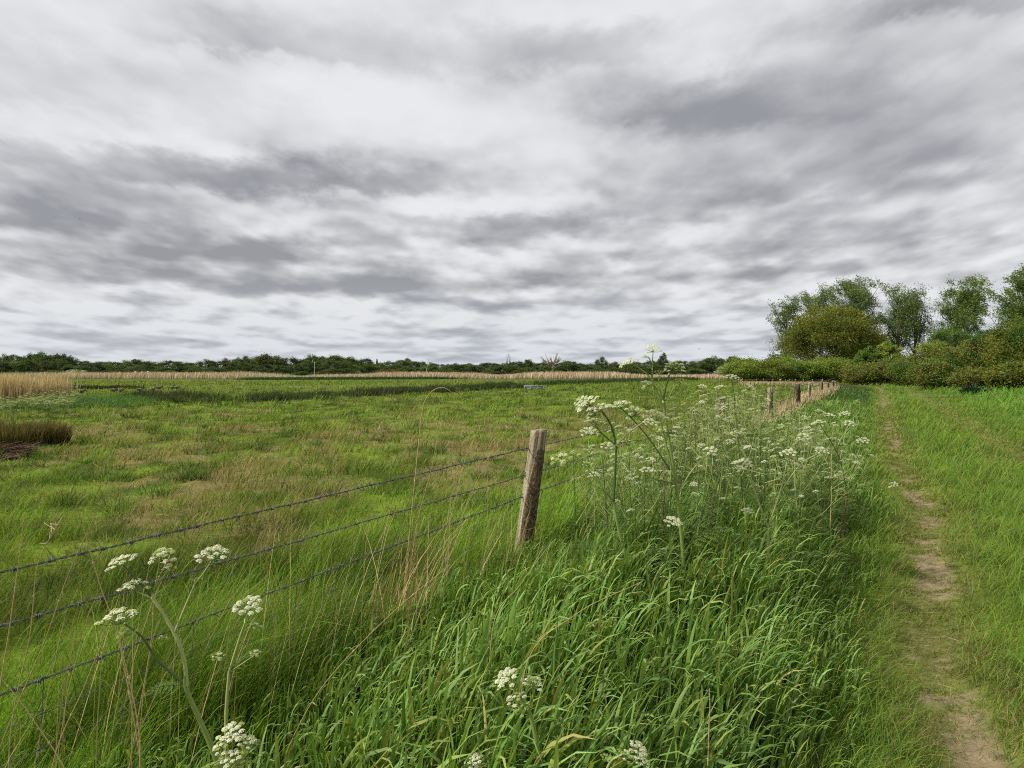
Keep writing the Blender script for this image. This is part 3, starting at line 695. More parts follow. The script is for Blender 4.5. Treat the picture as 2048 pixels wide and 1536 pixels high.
# ------------------------------------------------------------------ trees and shrubs
M_bark = noise_mat('tree bark', [(.3, (.05, .04, .03)), (.7, (.18, .15, .11))], 6., (1, 1, .3), .9, .5)
def leaves_mesh(P, size, cols, rnd, elong=1., droop=None, up=.0):
    n = len(P); a = rnd.normal(0, 1, (n, 3)); a[:, 2] *= .6
    if droop is not None: a = a * .45 + np.asarray(droop)
    a /= np.linalg.norm(a, axis=1, keepdims=True)
    b = rnd.normal(0, 1, (n, 3)); b = np.cross(a, b); b /= np.maximum(np.linalg.norm(b, axis=1, keepdims=True), 1e-6)
    s1 = (size * rnd.uniform(.6, 1.4, n) * elong)[:, None]; s2 = (size * rnd.uniform(.5, 1.1, n) / elong ** .5)[:, None]
    V = np.stack([P - a * s1 * .5, P + b * s2 * .5, P + a * s1 * .5, P - b * s2 * .5], 1).reshape(-1, 3)
    Fq = np.arange(n * 4).reshape(-1, 4)
    return V, Fq, np.repeat(cols, 4, axis=0)
def crown_pts(n, Wd, z0, H, rnd, nclump, rc, shell=.6, flat=0., under=.0):
    """clumps over an uneven egg"""
    cz = (z0 + H) / 2; hz_ = (H - z0) / 2
    d = rnd.normal(0, 1, (nclump, 3)); d /= np.linalg.norm(d, axis=1, keepdims=True)
    r = shell + (1 - shell) * rnd.rand(nclump) ** .6
    bump = 1 + .28 * (vn(d[:, 0] * 2 + 5, d[:, 2] * 2 + d[:, 1] + 5, 1.3, rnd.randint(50)) - .5)
    cc = d * (r * bump)[:, None] * np.array([Wd / 2 - rc * .5, Wd / 2 - rc * .5, hz_ - rc * .4]) + np.array([0, 0, cz])
    if flat: cc[:, 2] = np.maximum(cc[:, 2], z0 + rnd.uniform(0, .3, nclump) * hz_)
    i = rnd.randint(0, nclump, n); rs = rc * rnd.uniform(.6, 1.25, nclump)
    g = rnd.normal(0, .46, (n, 3)); g[:, 2] *= .75
    return cc[i] + g * rs[i][:, None], i, cc
def tree_mesh(seed, H, Wd, kind, nleaf, size, cols, nclump=60, rc=None, z0=None, bend=0.0):
    rnd = np.random.RandomState(seed); cols = np.array(cols, float)
    tb = MB(); 
    if kind in ('round', 'shrub'):
        z0 = (H * .12 if kind == 'round' else 0.02 * H) if z0 is None else z0; rc = rc or Wd * .14
        P, i, cc = crown_pts(nleaf, Wd, z0, H, rnd, nclump, rc, .55, flat=1)
        cb = cols[rnd.randint(0, len(cols), nclump)][i] * rnd.uniform(.75, 1.3, (len(P), 1))
        hgt_ = np.clip((P[:, 2] - z0) / (H - z0), 0, 1)[:, None]; cb = cb * (.62 + .55 * hgt_) if H > 9 and kind == 'round' and nleaf > 50000 else cb  # crown shade put into the leaf colour: darker low, lighter high
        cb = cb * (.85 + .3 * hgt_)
        P[:, 2] = np.maximum(P[:, 2], .03)
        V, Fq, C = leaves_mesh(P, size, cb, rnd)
        tr = H * .022 + .03
        tb.tube([(0, 0, -.2), (0.02 * H, 0, H * .3), (0, 0, H * .7)], [tr * 1.3, tr, tr * .4], 8, (.5, .5, .5))
        for q in range(9):
            e = cc[rnd.randint(nclump)]; m0 = np.array([0, 0, H * rnd.uniform(.12, .4)]); mid = m0 * .4 + e * .6; mid[2] -= H * .03
            tb.tube([m0, mid, e], [tr * .55, tr * .35, tr * .12], 5)
    else:  # airy willow / poplar: rising limbs with wind combed sprays
        P = []; grp = []; tr = H * .012 + .04; nl = 9 if kind == 'willow' else 5
        tb.tube([(0, 0, -.2), (.01 * H, 0, H * .25), (.03 * H, 0, H * .55), (.05 * H, 0, H * .93)], [tr * 1.4, tr, tr * .7, tr * .15], 8)
        tips = []
        for q in range(nl * 3):
            zb = H * rnd.uniform(.12, .8) ; a = rnd.uniform(0, 6.28); reach = Wd * .5 * rnd.uniform(.5, 1.05) * (1.1 - .55 * zb / H)
            e = np.array([math.cos(a) * reach + bend * H * .05, math.sin(a) * reach, min(H, zb + H * rnd.uniform(.18, .38))])
            b0 = np.array([.03 * H * zb / H, 0, zb]); m1 = b0 * .45 + e * .55 + np.array([0, 0, -.03 * H])
            tb.tube([b0, m1, e], [tr * .45, tr * .28, tr * .06], 5)
            for k in range(9):
                t = rnd.uniform(.3, 1.08); c0 = b0 * (1 - t) + e * t + rnd.normal(0, .042 * H, 3) * np.array([1, 1, .7])
                tips.append(c0)
                if k < 3: tb.tube([b0 * (1 - t * .8) + e * t * .8, c0], [tr * .14, tr * .03], 4)
        tips = np.array(tips); nt_ = len(tips); per = nleaf // nt_
        i = np.repeat(np.arange(nt_), per); t = rnd.rand(len(i))
        sd = rnd.normal(0, .35, (nt_, 3)) + np.array([.75 + bend * .4, 0, .45]); ll = H * rnd.uniform(.05, .11, nt_)
        P = tips[i] + sd[i] * (t * ll[i])[:, None] + np.array([0, 0, -1]) * (t ** 2 * ll[i] * .75)[:, None] + rnd.normal(0, .021 * H, (len(i), 3)) * (1.3 - .8 * t)[:, None]
        cb = cols[rnd.randint(0, len(cols), nt_)][i] * rnd.uniform(.75, 1.3, (len(P), 1))
        V, Fq, C = leaves_mesh(P, size, cb, rnd, 1.7, droop=(.55, 0, -.35))
    return tb.mesh('trunk', M_bark), mesh_np('crown', V, Fq, M_leafy, C, smooth=False)
def place_tree(name, meshes, loc, label, cat, group=None, rz=0., sc=(1, 1, 1)):
    o = empty(name, loc, rz); o.scale = sc; tag(o, label, cat, group)
    link('trunk', meshes[0], o); link('crown', meshes[1], o); return o

GREEN = [(.085, .155, .022), (.115, .19, .03), (.06, .12, .02)]
DARK = [(.035, .07, .016), (.05, .09, .018), (.07, .11, .022)]
OLIVE = [(.13, .155, .025), (.10, .13, .022), (.16, .165, .035)]
BROWN = [(.135, .145, .03), (.105, .125, .024), (.15, .155, .035)]
GOLD = [(.14, .155, .018), (.115, .145, .018), (.165, .17, .022), (.09, .115, .015)]
YG = [(.17, .235, .03), (.13, .20, .028), (.21, .26, .045)]
GREY = [(.14, .20, .06), (.18, .24, .08), (.11, .165, .045)]

def shrub(px, Y, top, wpx, cols, label, name='shrub', cat='shrub', group=None, seed=None, nleaf=9000, size=.13, kind='shrub', base=None, nclump=55, rc=None, **kw):
    X = X_at(px, Y); g0 = gzf(X, Y); H = Z_at(top, Y) - g0; Wd = wpx / F * Y
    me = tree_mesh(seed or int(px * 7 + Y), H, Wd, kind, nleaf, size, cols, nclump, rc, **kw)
    return place_tree(name, me, (X, Y, g0), label, cat, group)

# round golden bush tree and airy willows behind the hedge, right
shrub(1668, 100, 606, 196, GOLD, 'big rounded golden brown tree above the hedge', 'rounded_tree', 'tree', nleaf=60000, size=.17, kind='round', nclump=260, rc=1.15, z0=.2)
shrub(1712, 118, 600, 130, [(.09, .13, .045), (.07, .11, .035)], 'dull green tree filling in right behind the golden brown tree', 'tree', 'tree', nleaf=26000, size=.2, kind='round', nclump=80, rc=1.2, z0=1)
wl = [(1566, 110, 606, 62, GREY, 9000, 'thin grey green willow at the left end of the tall trees', 11),
      (1622, 122, 584, 92, GREY, 15000, 'willow top showing behind the left shoulder of the golden brown tree', 12),
      (1712, 122, 566, 128, GREY, 26000, 'tall wide willow rising behind the golden brown tree', 13),
      (1792, 116, 570, 66, [(.15, .21, .06), (.11, .165, .04)], 14000, 'narrow upright willow right of the golden brown tree', 14),
      (1826, 118, 580, 62, [(.15, .17, .08), (.11, .13, .06)], 5200, 'sparse half bare willow with pale twigs', 15),
      (1908, 112, 562, 112, [(.15, .22, .045), (.11, .175, .035)], 26000, 'full leafy willow standing alone above the bank', 16),
      (2042, 100, 546, 132, [(.14, .21, .045), (.105, .165, .035)], 26000, 'willow cut by the right edge of the view', 17)]
for px, Y, top, wpx, cols, nl, lab, sd in wl:
    shrub(px, Y, top, wpx, cols, lab, 'willow_tree', 'tree', 'willows behind the hedge', seed=sd, nleaf=int(nl*1.15), size=.16, kind='willow', bend=.3)
# hedge behind the far fence
hedge_l = 'medium green shrub in the clipped looking hedge behind the distant posts'
hs = []
for k in range(3): hs.append(tree_mesh(300 + k, 3.1, 5.0, 'shrub', 14000, .13, [YG, GREEN + YG, YG + OLIVE][k], 60, .7))
px = 1488; k = 0
while px < 1735:
    Y = 84 + (k % 2) * 2.5; X = X_at(px, Y)
    top = 716 + 3 * math.sin(k * 1.7) + (1496 - px) * .0
    H = Z_at(top, Y)
    place_tree('hedge_shrub', hs[k % 3], (X, Y, 0), hedge_l, 'shrub', 'shrubs of the low hedge', R.uniform(0, 6), (1, 1, H / 3.1)); px += 27; k += 1
sb = [(1735, 79, 691, 62, GREEN, 'round deep green shrub standing up from the hedge', 12000),
      (1776, 78, 681, 62, YG, 'bright yellow green shrub beside the round deep green one', 12000),
      (1722, 74, 728, 90, OLIVE, 'low olive bramble at the bend of the path', 9000),
      (1772, 71, 722, 100, OLIVE + OLIVE + BROWN, 'low olive brown bramble below the bright shrub', 10000),
      (1825, 68, 708, 105, OLIVE + GREEN, 'spreading olive green bramble mound', 12000),
      (1872, 66, 677, 92, YG + OLIVE, 'fresh green topped mound in the middle of the bank', 14000),
      (1868, 56, 722, 110, OLIVE + GREEN + BROWN, 'low brownish bramble at the foot of the bank', 13000),
      (1930, 58, 681, 120, OLIVE + GREEN + BROWN, 'olive brown bramble mound left of the gorse slope', 16000),
      (1897, 88, 648, 92, DARK + GREEN, 'dark green bush in front of the full leafy willow', 12000),
      (1973, 84, 654, 90, DARK, 'very dark bush behind the crest of the bank', 11000),
      (2000, 54, 658, 150, OLIVE + GREEN + BROWN, 'brown tinged sloping bush near the right edge', 26000),
      (2075, 50, 628, 190, OLIVE + GOLD + GREEN, 'tallest brown gold bush at the right edge', 32000),
      (1955, 47, 735, 110, OLIVE + OLIVE + BROWN, 'low brown bush behind the broad leaved plant', 12000),
      (2040, 44, 722, 130, OLIVE + GOLD, 'low gold brown bush at the right edge of the grass', 15000),
      (2170, 44, 650, 180, GOLD, 'gold brown bush just beyond the right edge', 15000),
      (1560, 92, 708, 70, DARK + GREEN, 'dark shrub at the foot of the thin willow', 8000),
      (1800, 82, 720, 90, GREEN, 'green shrub behind the bramble mounds', 9000)]
for px, Y, top, wpx, cols, lab, nl in sb:
    shrub(px, Y, top, wpx, cols, lab, 'bush', 'bush', nleaf=int(nl * 1.5), size=.10 if Y < 70 else .13, nclump=90, rc=wpx / F * Y * .12)
# white blossom flecks on the bright shrub's lower side -> blossom part
Xb, Yb = X_at(1770, 76), 76.2
bl = [o for o in COL.objects if o.get('label', '').startswith('bright yellow green shrub')][0]
rnd = np.random.RandomState(3); n = 160; Pq = np.stack([rnd.normal(-.2, .5, n), rnd.uniform(-1.5, -1.1, n), rnd.uniform(.9, 1.9, n)], -1)
v, f, c = leaves_mesh(Pq, .09, np.full((n, 3), .7), rnd); link('blossom', mesh_np('blossom', v, f, M_leafy, c, smooth=False), bl)
# broad leaved glossy plant
X, Y = pxp(1952, 795); dk = empty('dock_plant', (X, Y, gzf(X, Y))); tag(dk, 'dark broad leaved plant at the foot of the brown bush', 'plant')
n = 260; a = R.uniform(0, 6.28, n); r = np.sqrt(R.rand(n)) * .7; rt = np.stack([np.cos(a) * r, np.sin(a) * r * .6, R.uniform(.0, .5, n) * (1 - r / .9)], -1)
v, f, c = blades(rt, R.uniform(.25, .45, n), R.uniform(.09, .15, n), a + R.normal(0, .5, n), R.uniform(.2, .8, n), R.uniform(.3, 1.5, n), 5, fold=.25, col=pick(n, [(.02, .055, .022), (.03, .075, .03)], [1, 1]))
link('leaves', mesh_np('leaves', v, f, M_verge, c), dk)

# ------------------------------------------------------------------ far tree line
vr = []
for k, (cols, kind) in enumerate([(GREEN + DARK, 'round'), (DARK, 'round'), (OLIVE + DARK, 'round'), (GREY + DARK, 'round'), (YG + GREEN, 'round'), (DARK + GREEN, 'round')]):
    vr.append(tree_mesh(500 + k, 10, 11, kind, 5600, .42, [tuple(v * m_c for v, m_c in zip(c, (.8, .72, .85))) for c in cols], 46, 1.6, z0=.3))
NAMES = [('mid green rounded tree in the distant tree line', 'mid green trees of the distant line'), ('very dark rounded tree in the distant tree line', 'dark trees of the distant line'),
         ('brownish olive tree in the distant tree line', 'olive trees of the distant line'), ('grey green willow like tree in the distant tree line', 'grey green trees of the distant line'),
         ('fresh yellow green tree in the distant tree line', 'yellow green trees of the distant line'), ('dark green spreading tree in the distant tree line', 'dark green trees of the distant line')]
def far_tree(px, Y, top, wpx, v, label=None, group=None, name='distant_tree', base=0):
    X = X_at(px, Y); H = Z_at(top, Y) - base; W_ = wpx / F * Y
    lb, gp = NAMES[v]
    return place_tree(name, vr[v], (X, Y, base), label or lb, 'tree', None if label else (group or gp), R.uniform(0, 6.28), (W_ / 11, W_ / 11, H / 10))
prof = [(-80, 712), (0, 708), (40, 712), (75, 707), (100, 708), (140, 711), (158, 723), (200, 722), (240, 724), (262, 721), (300, 724), (350, 722), (400, 723), (440, 719), (480, 716), (520, 713), (570, 712),
        (580, 716), (600, 720), (612, 714), (650, 713), (690, 713), (730, 719), (750, 724), (800, 723), (850, 726), (900, 728), (960, 727), (1010, 727), (1060, 723), (1090, 725), (1140, 723), (1180, 727), (1230, 725),
        (1270, 722), (1310, 723), (1360, 719), (1400, 721), (1440, 718), (1480, 715), (1530, 716), (1600, 716), (1700, 716), (1850, 700), (1950, 700), (2100, 690), (2250, 690)]
PX, PT = zip(*prof)
px = -90; k = 0
while px < 1500:      # back row on the skyline
    wp = random.uniform(26, 46); top = float(np.interp(px, PX, PT)) + random.uniform(-3.5, 2.)
    far_tree(px, 300 + random.uniform(-20, 30), top, wp * 1.25, [0, 1, 5, 1, 2, 5, 3][k % 7]); px += wp * .62; k += 1
px = -90; k = 0
while px < 1500:      # lower nearer row
    wp = random.uniform(24, 44); top = float(np.interp(px, PX, PT)); top = top + (748 - top) * random.uniform(.15, .5)
    far_tree(px, 205 + random.uniform(-20, 25), top, wp * 1.25, [2, 5, 0, 3, 1, 4, 0, 5][k % 8]); px += wp * .62; k += 1
px = 60
while px < 1480:      # scrub along the reeds
    wp = random.uniform(20, 46); far_tree(px, 155 + random.uniform(-6, 8), 740 + random.uniform(-4, 3), wp * 1.3, random.choice([0, 2, 5, 1])); px += wp * random.uniform(.6, 1.6)
# individuals that stand out
far_tree(83, 280, 706, 46, 5, 'tall dark tree at the left part of the distant line')
far_tree(122, 282, 708, 52, 1, 'second tall dark tree of the distant line, rounded top')
far_tree(275, 260, 718, 52, 3, 'pale grey green domed tree standing clear in the distant line')
far_tree(540, 250, 708, 74, 2, 'large domed tree at the left of the distant wood')
far_tree(620, 250, 710, 60, 5, 'tall tree in the middle of the distant wood')
far_tree(686, 250, 711, 56, 2, 'tall tree at the right end of the distant wood')
far_tree(697, 225, 722, 36, 4, 'fresh light green tree at the foot of the distant wood')
far_tree(813, 340, 716, 28, 3, 'small flat topped tree standing above the far skyline')
far_tree(922, 170, 728, 84, 1, 'broad dark bush behind the reeds left of the pylon', name='distant_bush')
far_tree(1005, 172, 729, 80, 5, 'broad dark green bush behind the reeds below the pylon', name='distant_bush')
far_tree(1060, 260, 718, 32, 0, 'rounded green tree just left of the dead tree')
far_tree(1135, 200, 722, 54, 0, 'rounded green tree just right of the dead tree')
far_tree(1203, 260, 713, 28, 3, 'upright grey green tree rising above its neighbours')
far_tree(1248, 190, 735, 46, 2, 'low olive bush in the reeds behind the tallest cow parsley', name='distant_bush')
far_tree(1326, 300, 705, 22, 3, 'narrow tall tree right of the tallest cow parsley')
far_tree(1430, 200, 713, 56, 5, 'dark rounded tree before the hedge begins')
far_tree(1472, 190, 711, 60, 0, 'green rounded tree at the left end of the hedge')
# hawthorn in flower
hw = tree_mesh(77, 3, 6, 'shrub', 5000, .2, [(.12, .16, .05), (.55, .56, .48), (.45, .48, .38)], 40, .9)
place_tree('hawthorn', hw, (X_at(1461, 150), 150, 0), 'whitish flowering hawthorn bush at the end of the reeds', 'bush', None, 0, (1, 1, (Z_at(728, 150)) / 3))
hw2 = tree_mesh(78, 1.3, 5, 'shrub', 2500, .2, [(.2, .25, .1), (.4, .42, .3)], 30, .5)
place_tree('hawthorn', hw2, (X_at(150, 148), 148, 0), 'small whitish flowering bush on the far left behind the reeds', 'bush')
# conifers
def conifer(px, Y, top, wpx, label):
    X = X_at(px, Y); H = Z_at(top, Y); rnd = np.random.RandomState(int(px)); n = 900; z = H * (1 - rnd.rand(n) ** .6) ; r = (1 - z / H) * wpx / F * Y * .5 * rnd.uniform(.3, 1, n); a = rnd.uniform(0, 6.28, n)
    v, f, c = leaves_mesh(np.stack([r * np.cos(a), r * np.sin(a), z], -1), Y * .0016, np.tile([.02, .035, .015], (n, 1)) * rnd.uniform(.7, 1.3, (n, 1)), rnd)
    o = empty('conifer', (X, Y, 0)); tag(o, label, 'tree'); link('crown', mesh_np('crown', v, f, M_leafy, c, smooth=False), o)
    t = MB(); t.tube([(0, 0, 0), (0, 0, H * .9)], [H * .02, H * .004], 6); t.build('trunk', M_bark, o)
conifer(754, 420, 717, 9, 'small pointed conifer on the skyline right of the distant wood'); conifer(794, 420, 721, 7, 'tiny pointed conifer left of the flat topped tree')
conifer(1014, 420, 721, 7, 'left one of two pointed conifers by the pylon'); conifer(1020, 420, 721, 7, 'right one of two pointed conifers by the pylon')
# dead tree
X = X_at(1105, 160); dt = empty('dead_tree', (X, 160, 0)); tag(dt, 'bare dead tree with upright pale branches above the distant bushes', 'tree')
tb = MB(); tw_ = MB(); H = Z_at(699, 160); rnd = random.Random(4)
tb.tube([(0, 0, 0), (.1, 0, H * .35), (-.2, 0, H * .55)], [.28, .2, .12], 7)
for q in range(16):
    a = rnd.uniform(-1, 1); z_ = H * rnd.uniform(.25, .5); e = (a * 3.0, rnd.uniform(-1, 1), H * rnd.uniform(.62, 1.0) * (1 - .25 * abs(a))); m1 = (e[0] * .55, e[1] * .5, (z_ + e[2]) / 2 - .2)
    tw_.tube([(0, 0, z_), m1, e], [.10, .07, .03], 5)
    for w_ in range(3): tw_.tube([m1, (m1[0] + rnd.uniform(-.8, .8), m1[1] + rnd.uniform(-.4, .4), m1[2] + rnd.uniform(.4, 1.5))], [.045, .02], 4)
M_dead = noise_mat('dead wood', [(.3, (.13, .10, .07)), (.7, (.3, .25, .18))], 3.)
tb.build('trunk', M_dead, dt); tw_.build('branches', M_dead, dt)
# brown twiggy scrub left of the dark bush
X = X_at(780, 150); H = Z_at(733, 150); rnd = np.random.RandomState(9)
ts = empty('bare_scrub', (X, 150, 0)); tag(ts, 'low brown twiggy scrub behind the reeds right of the wood', 'bush')
n = 2600; x = rnd.normal(0, 3.2, n); y = rnd.normal(0, 1.2, n)
v, f, c = blades(np.stack([x, y, 0 * x], -1), rnd.uniform(.6, 1.9, n) * np.exp(-(x / 6.5) ** 2), .06, rnd.uniform(0, 6.3, n), rnd.uniform(.1, .9, n), .4, 3, col=pick(n, [(.14, .09, .04), (.18, .11, .05), (.1, .09, .03)], [1, 1, 1]))
link('twigs', mesh_np('twigs', v, f, M_dry, c), ts)
# stakes among the reeds
M_stake = noise_mat('stake wood', [(.3, (.2, .17, .13)), (.7, (.42, .38, .3))], 9., (1, 1, .2))
for px, Y, top, tilt, lab in ((126, 140, 741, 0., 'thin pale stake in the far reeds on the left'), (629, 130, 724, 0., 'thin upright pole in front of the distant wood'), (857, 128, 717, .16, 'long leaning thin pole by the far reeds')):
    p = at(px, top, Y); mb = MB(); mb.tube([(0, 0, -.1), (math.tan(tilt) * p.z * .5, 0, p.z * .5), (math.tan(tilt) * p.z, 0, p.z)], [.07, .06, .035], 6)
    o = mb.build('pole', M_stake, None, (p.x - math.tan(tilt) * p.z, Y, 0)); tag(o, lab, 'pole')
# pylon
Yp = 1400; X = X_at(1017, Yp); Hp = Z_at(708, Yp); py_ = empty('electricity_pylon', (X, Yp, 0)); tag(py_, 'distant grey lattice electricity pylon on the skyline', 'pylon')
mb = MB(); ca = MB(); r_ = .22
def half(z): return 3.6 * (1 - z / Hp) ** 1.2 + .55
lev = [0, .25, .45, .6, .72, .82, .9, 1.0]
for sx_ in (-1, 1):
    for sy in (-1, 1): mb.tube([(sx_ * half(t * Hp), sy * half(t * Hp), t * Hp) for t in lev], r_, 4)
for a, b in zip(lev[:-1], lev[1:]):
    ha, hb = half(a * Hp), half(b * Hp)
    for s_ in (-1, 1):
        mb.tube([(-ha, s_ * ha, a * Hp), (hb, s_ * hb, b * Hp)], r_ * .7, 4); mb.tube([(ha, s_ * ha, a * Hp), (-hb, s_ * hb, b * Hp)], r_ * .7, 4)
for zz, ww in ((.66, 3.6), (.80, 4.4), (.93, 3.2)):
    for s_ in (-1, 1):
        ca.tube([(s_ * half(zz * Hp), 0, zz * Hp), (s_ * ww, 0, zz * Hp + .2)], r_, 4); ca.tube([(s_ * half(zz * Hp), 0, zz * Hp + 1.3), (s_ * ww, 0, zz * Hp + .2)], r_ * .8, 4)
        ca.tube([(s_ * ww, 0, zz * Hp + .2), (s_ * ww, 0, zz * Hp - 1)], r_ * .7, 4)
M_pyl = noise_mat('pylon steel', [(.3, (.20, .22, .25)), (.7, (.3, .32, .35))], 1.)
mb.build('tower', M_pyl, py_); ca.build('crossarm', M_pyl, py_)
# pale distant buildings glimpsed in the trees
M_wall = noise_mat('pale wall', [(.3, (.55, .54, .5)), (.7, (.68, .67, .63))], 2.); M_roof = noise_mat('grey roof', [(.3, (.35, .36, .38)), (.7, (.5, .5, .52))], 3.)
bo = empty('barn', (X_at(284, 186), 186, 0)); tag(bo, 'tiny pale barn showing between the distant trees on the left', 'building')
zt = Z_at(744, 186); mb = MB(); mb.box((-1.6, -1, 0), (1.6, 1, zt - .35)); mb.build('wall', M_wall, bo, smooth=False)
mb = MB(); mb.add([[-1.75, -1.15, zt - .35], [1.75, -1.15, zt - .35], [1.75, 0, zt + .25], [-1.75, 0, zt + .25], [-1.75, 1.15, zt - .35], [1.75, 1.15, zt - .35]], [[0, 1, 2, 3], [3, 2, 5, 4]]); mb.build('roof', M_roof, bo, smooth=False)

# grey trough at the end of the ditch
M_tin = noise_mat('galvanised sheet', [(.3, (.22, .25, .29)), (.7, (.36, .39, .43))], 12., rough=.5, metallic=.2)
Yt = 57; a_, b_ = at(1049, 779, Yt), at(1087, 779, Yt); Xc = (a_.x + b_.x) / 2; Wt = b_.x - a_.x; g0 = gzf(Xc, Yt); Ht = Z_at(771.5, Yt) - g0
tr = empty('water_trough', (Xc, Yt, g0)); tag(tr, 'low grey metal trough at the end of the rush lined ditch', 'trough')
mb = MB(); t_ = .03; w2 = Wt / 2
mb.box((-w2, -.25, 0), (w2, -.25 + t_, Ht * .85)); mb.box((-w2, .25 - t_, 0), (w2, .25, Ht * .85)); mb.box((-w2, -.25 + t_, 0), (-w2 + t_, .25 - t_, Ht * .84)); mb.box((w2 - t_, -.25 + t_, 0), (w2, .25 - t_, Ht * .84)); mb.build('tank', M_tin, tr, smooth=False)
mb = MB(); mb.box((-w2 - .02, -.285, Ht * .86), (w2 + .02, -.2, Ht)); mb.box((-w2 - .02, .2, Ht * .86), (w2 + .02, .285, Ht)); mb.build('rim', M_tin, tr, smooth=False)
for q in (-.5, -.17, .17, .5):
    mb = MB(); mb.box((q * Wt - .025, -.30, 0), (q * Wt + .025, -.2505, Ht * .84)); mb.build('rib', M_stake, tr, smooth=False)

# ------------------------------------------------------------------ geese on the pasture
M_goose = noise_mat('goose plumage', [(.35, (.07, .055, .04)), (.6, (.15, .12, .09))], 20.); M_gw = noise_mat('pale plumage', [(.3, (.5, .46, .4)), (.7, (.6, .56, .5))], 9.); M_gd = noise_mat('dark plumage', [(.3, (.03, .027, .025)), (.7, (.06, .05, .045))], 9.)
def goose_meshes(graze, seed):
    mb = MB(); S = 1.
    mb.tube([(-.36, 0, .36), (-.26, 0, .36), (-.12, 0, .34), (.04, 0, .33), (.16, 0, .36), (.24, 0, .42)], [.015, .065, .125, .135, .10, .05], 12)
    if graze: nk = [(.22, 0, .40), (.32, 0, .42), (.41, 0, .30), (.45, 0, .14)]; hd = [(.445, 0, .16), (.47, 0, .09), (.50, 0, .05), (.535, 0, .02)]
    else: nk = [(.22, 0, .40), (.29, 0, .50), (.30, 0, .62), (.31, 0, .70)]; hd = [(.285, 0, .70), (.32, 0, .73), (.37, 0, .715), (.43, 0, .70)]
    body = mb.mesh('body', M_goose)
    m2 = MB(); m2.tube(smooth_path(nk, 5), np.linspace(.055, .026, 16), 8); m2.tube(hd, [.026, .038, .024, .010], 8); neck = m2.mesh('neck', M_gd)
    m3 = MB()
    for s_ in (-.05, .05): m3.tube([(0.0, s_, .24), (.01, s_, .12), (0, s_, .01)], [.018, .01, .009], 5); m3.tube([(-.01, s_, .012), (.07, s_, .006)], [.012, .022], 4)
    legs = m3.mesh('legs', M_gd)
    m4 = MB(); m4.tube([(-.30, 0, .325), (-.2, 0, .27), (-.1, 0, .245)], [.03, .06, .03], 8); rump = m4.mesh('rump', M_gw)
    m5 = MB()
    for s_ in (-1, 1): m5.tube([(.12, s_ * .09, .37), (-.05, s_ * .12, .38), (-.25, s_ * .07, .385), (-.4, s_ * .02, .38)], [.03, .055, .04, .01], 8)
    wings = m5.mesh('wings', M_goose)
    return dict(body=body, neck=neck, legs=legs, rump=rump, wings=wings)
gm_ = [goose_meshes(False, 1), goose_meshes(True, 2)]
gl = [(144, 784, 0, .3, 'goose with its neck up, leftmost pair member in front of the far dark rushes'), (153, 783, 0, 2.9, 'pale chested upright goose beside the leftmost one'), (163, 793, 1, .2, 'goose half hidden in the green reeds'),
      (227, 789, 0, .2, 'upright goose at the left of the close pair'), (241, 791, 1, 3.0, 'grazing goose at the right of the close pair'), (280, 789, 0, .3, 'upright goose alone left of the round rush clump'),
      (306, 788, 0, 1.4, 'goose standing just above the round rush clump'), (318, 783, 1, .2, 'small goose with lowered head right of the rush clump'), (344, 783, 1, 3.1, 'grazing goose at the left of the rightmost pair'), (353, 783, 0, 3.3, 'goose at the right end of the flock')]
for px, py, gr, rz, lab in gl:
    X, Y = pxp(px, py); o = empty('goose', (X, Y, gzf(X, Y) + .03), rz); tag(o, lab, 'goose', 'geese on the pasture'); o.scale = (.62, .66, .82)
    for nm, me in gm_[gr].items(): link(nm, me, o)
# birds in the sky
for px, py, Y, sc, lab in ((1398, 698, 90, .5, 'tiny bird low in the sky right of the tallest cow parsley'), (160, 438, 90, .42, 'tiny bird high in the sky on the left'), (1175, 437, 110, .3, 'upper of two tiny birds high over the fence post'), (1177, 445, 110, .3, 'lower of two tiny birds high over the fence post')):
    p = at(px, py, Y); o = empty('bird', p, R.uniform(-.6, .6)); o.scale = (sc,) * 3; tag(o, lab, 'bird')
    mb = MB(); mb.tube([(-.25, 0, 0), (-.1, 0, 0), (.08, 0, .01), (.2, 0, .02), (.27, 0, .01)], [.01, .05, .06, .035, .008], 8); mb.build('body', M_gd, o)
    for s_ in (-1, 1):
        mb = MB(); mb.add([(.10, s_ * .04, .03), (-.06, s_ * .04, .03), (-.04, s_ * .3, .10), (.08, s_ * .28, .11), (-.10, s_ * .55, .04), (-.04, s_ * .52, .05)], [[0, 1, 2, 3], [3, 2, 4, 5]]); mb.build('wing', M_gd, o)

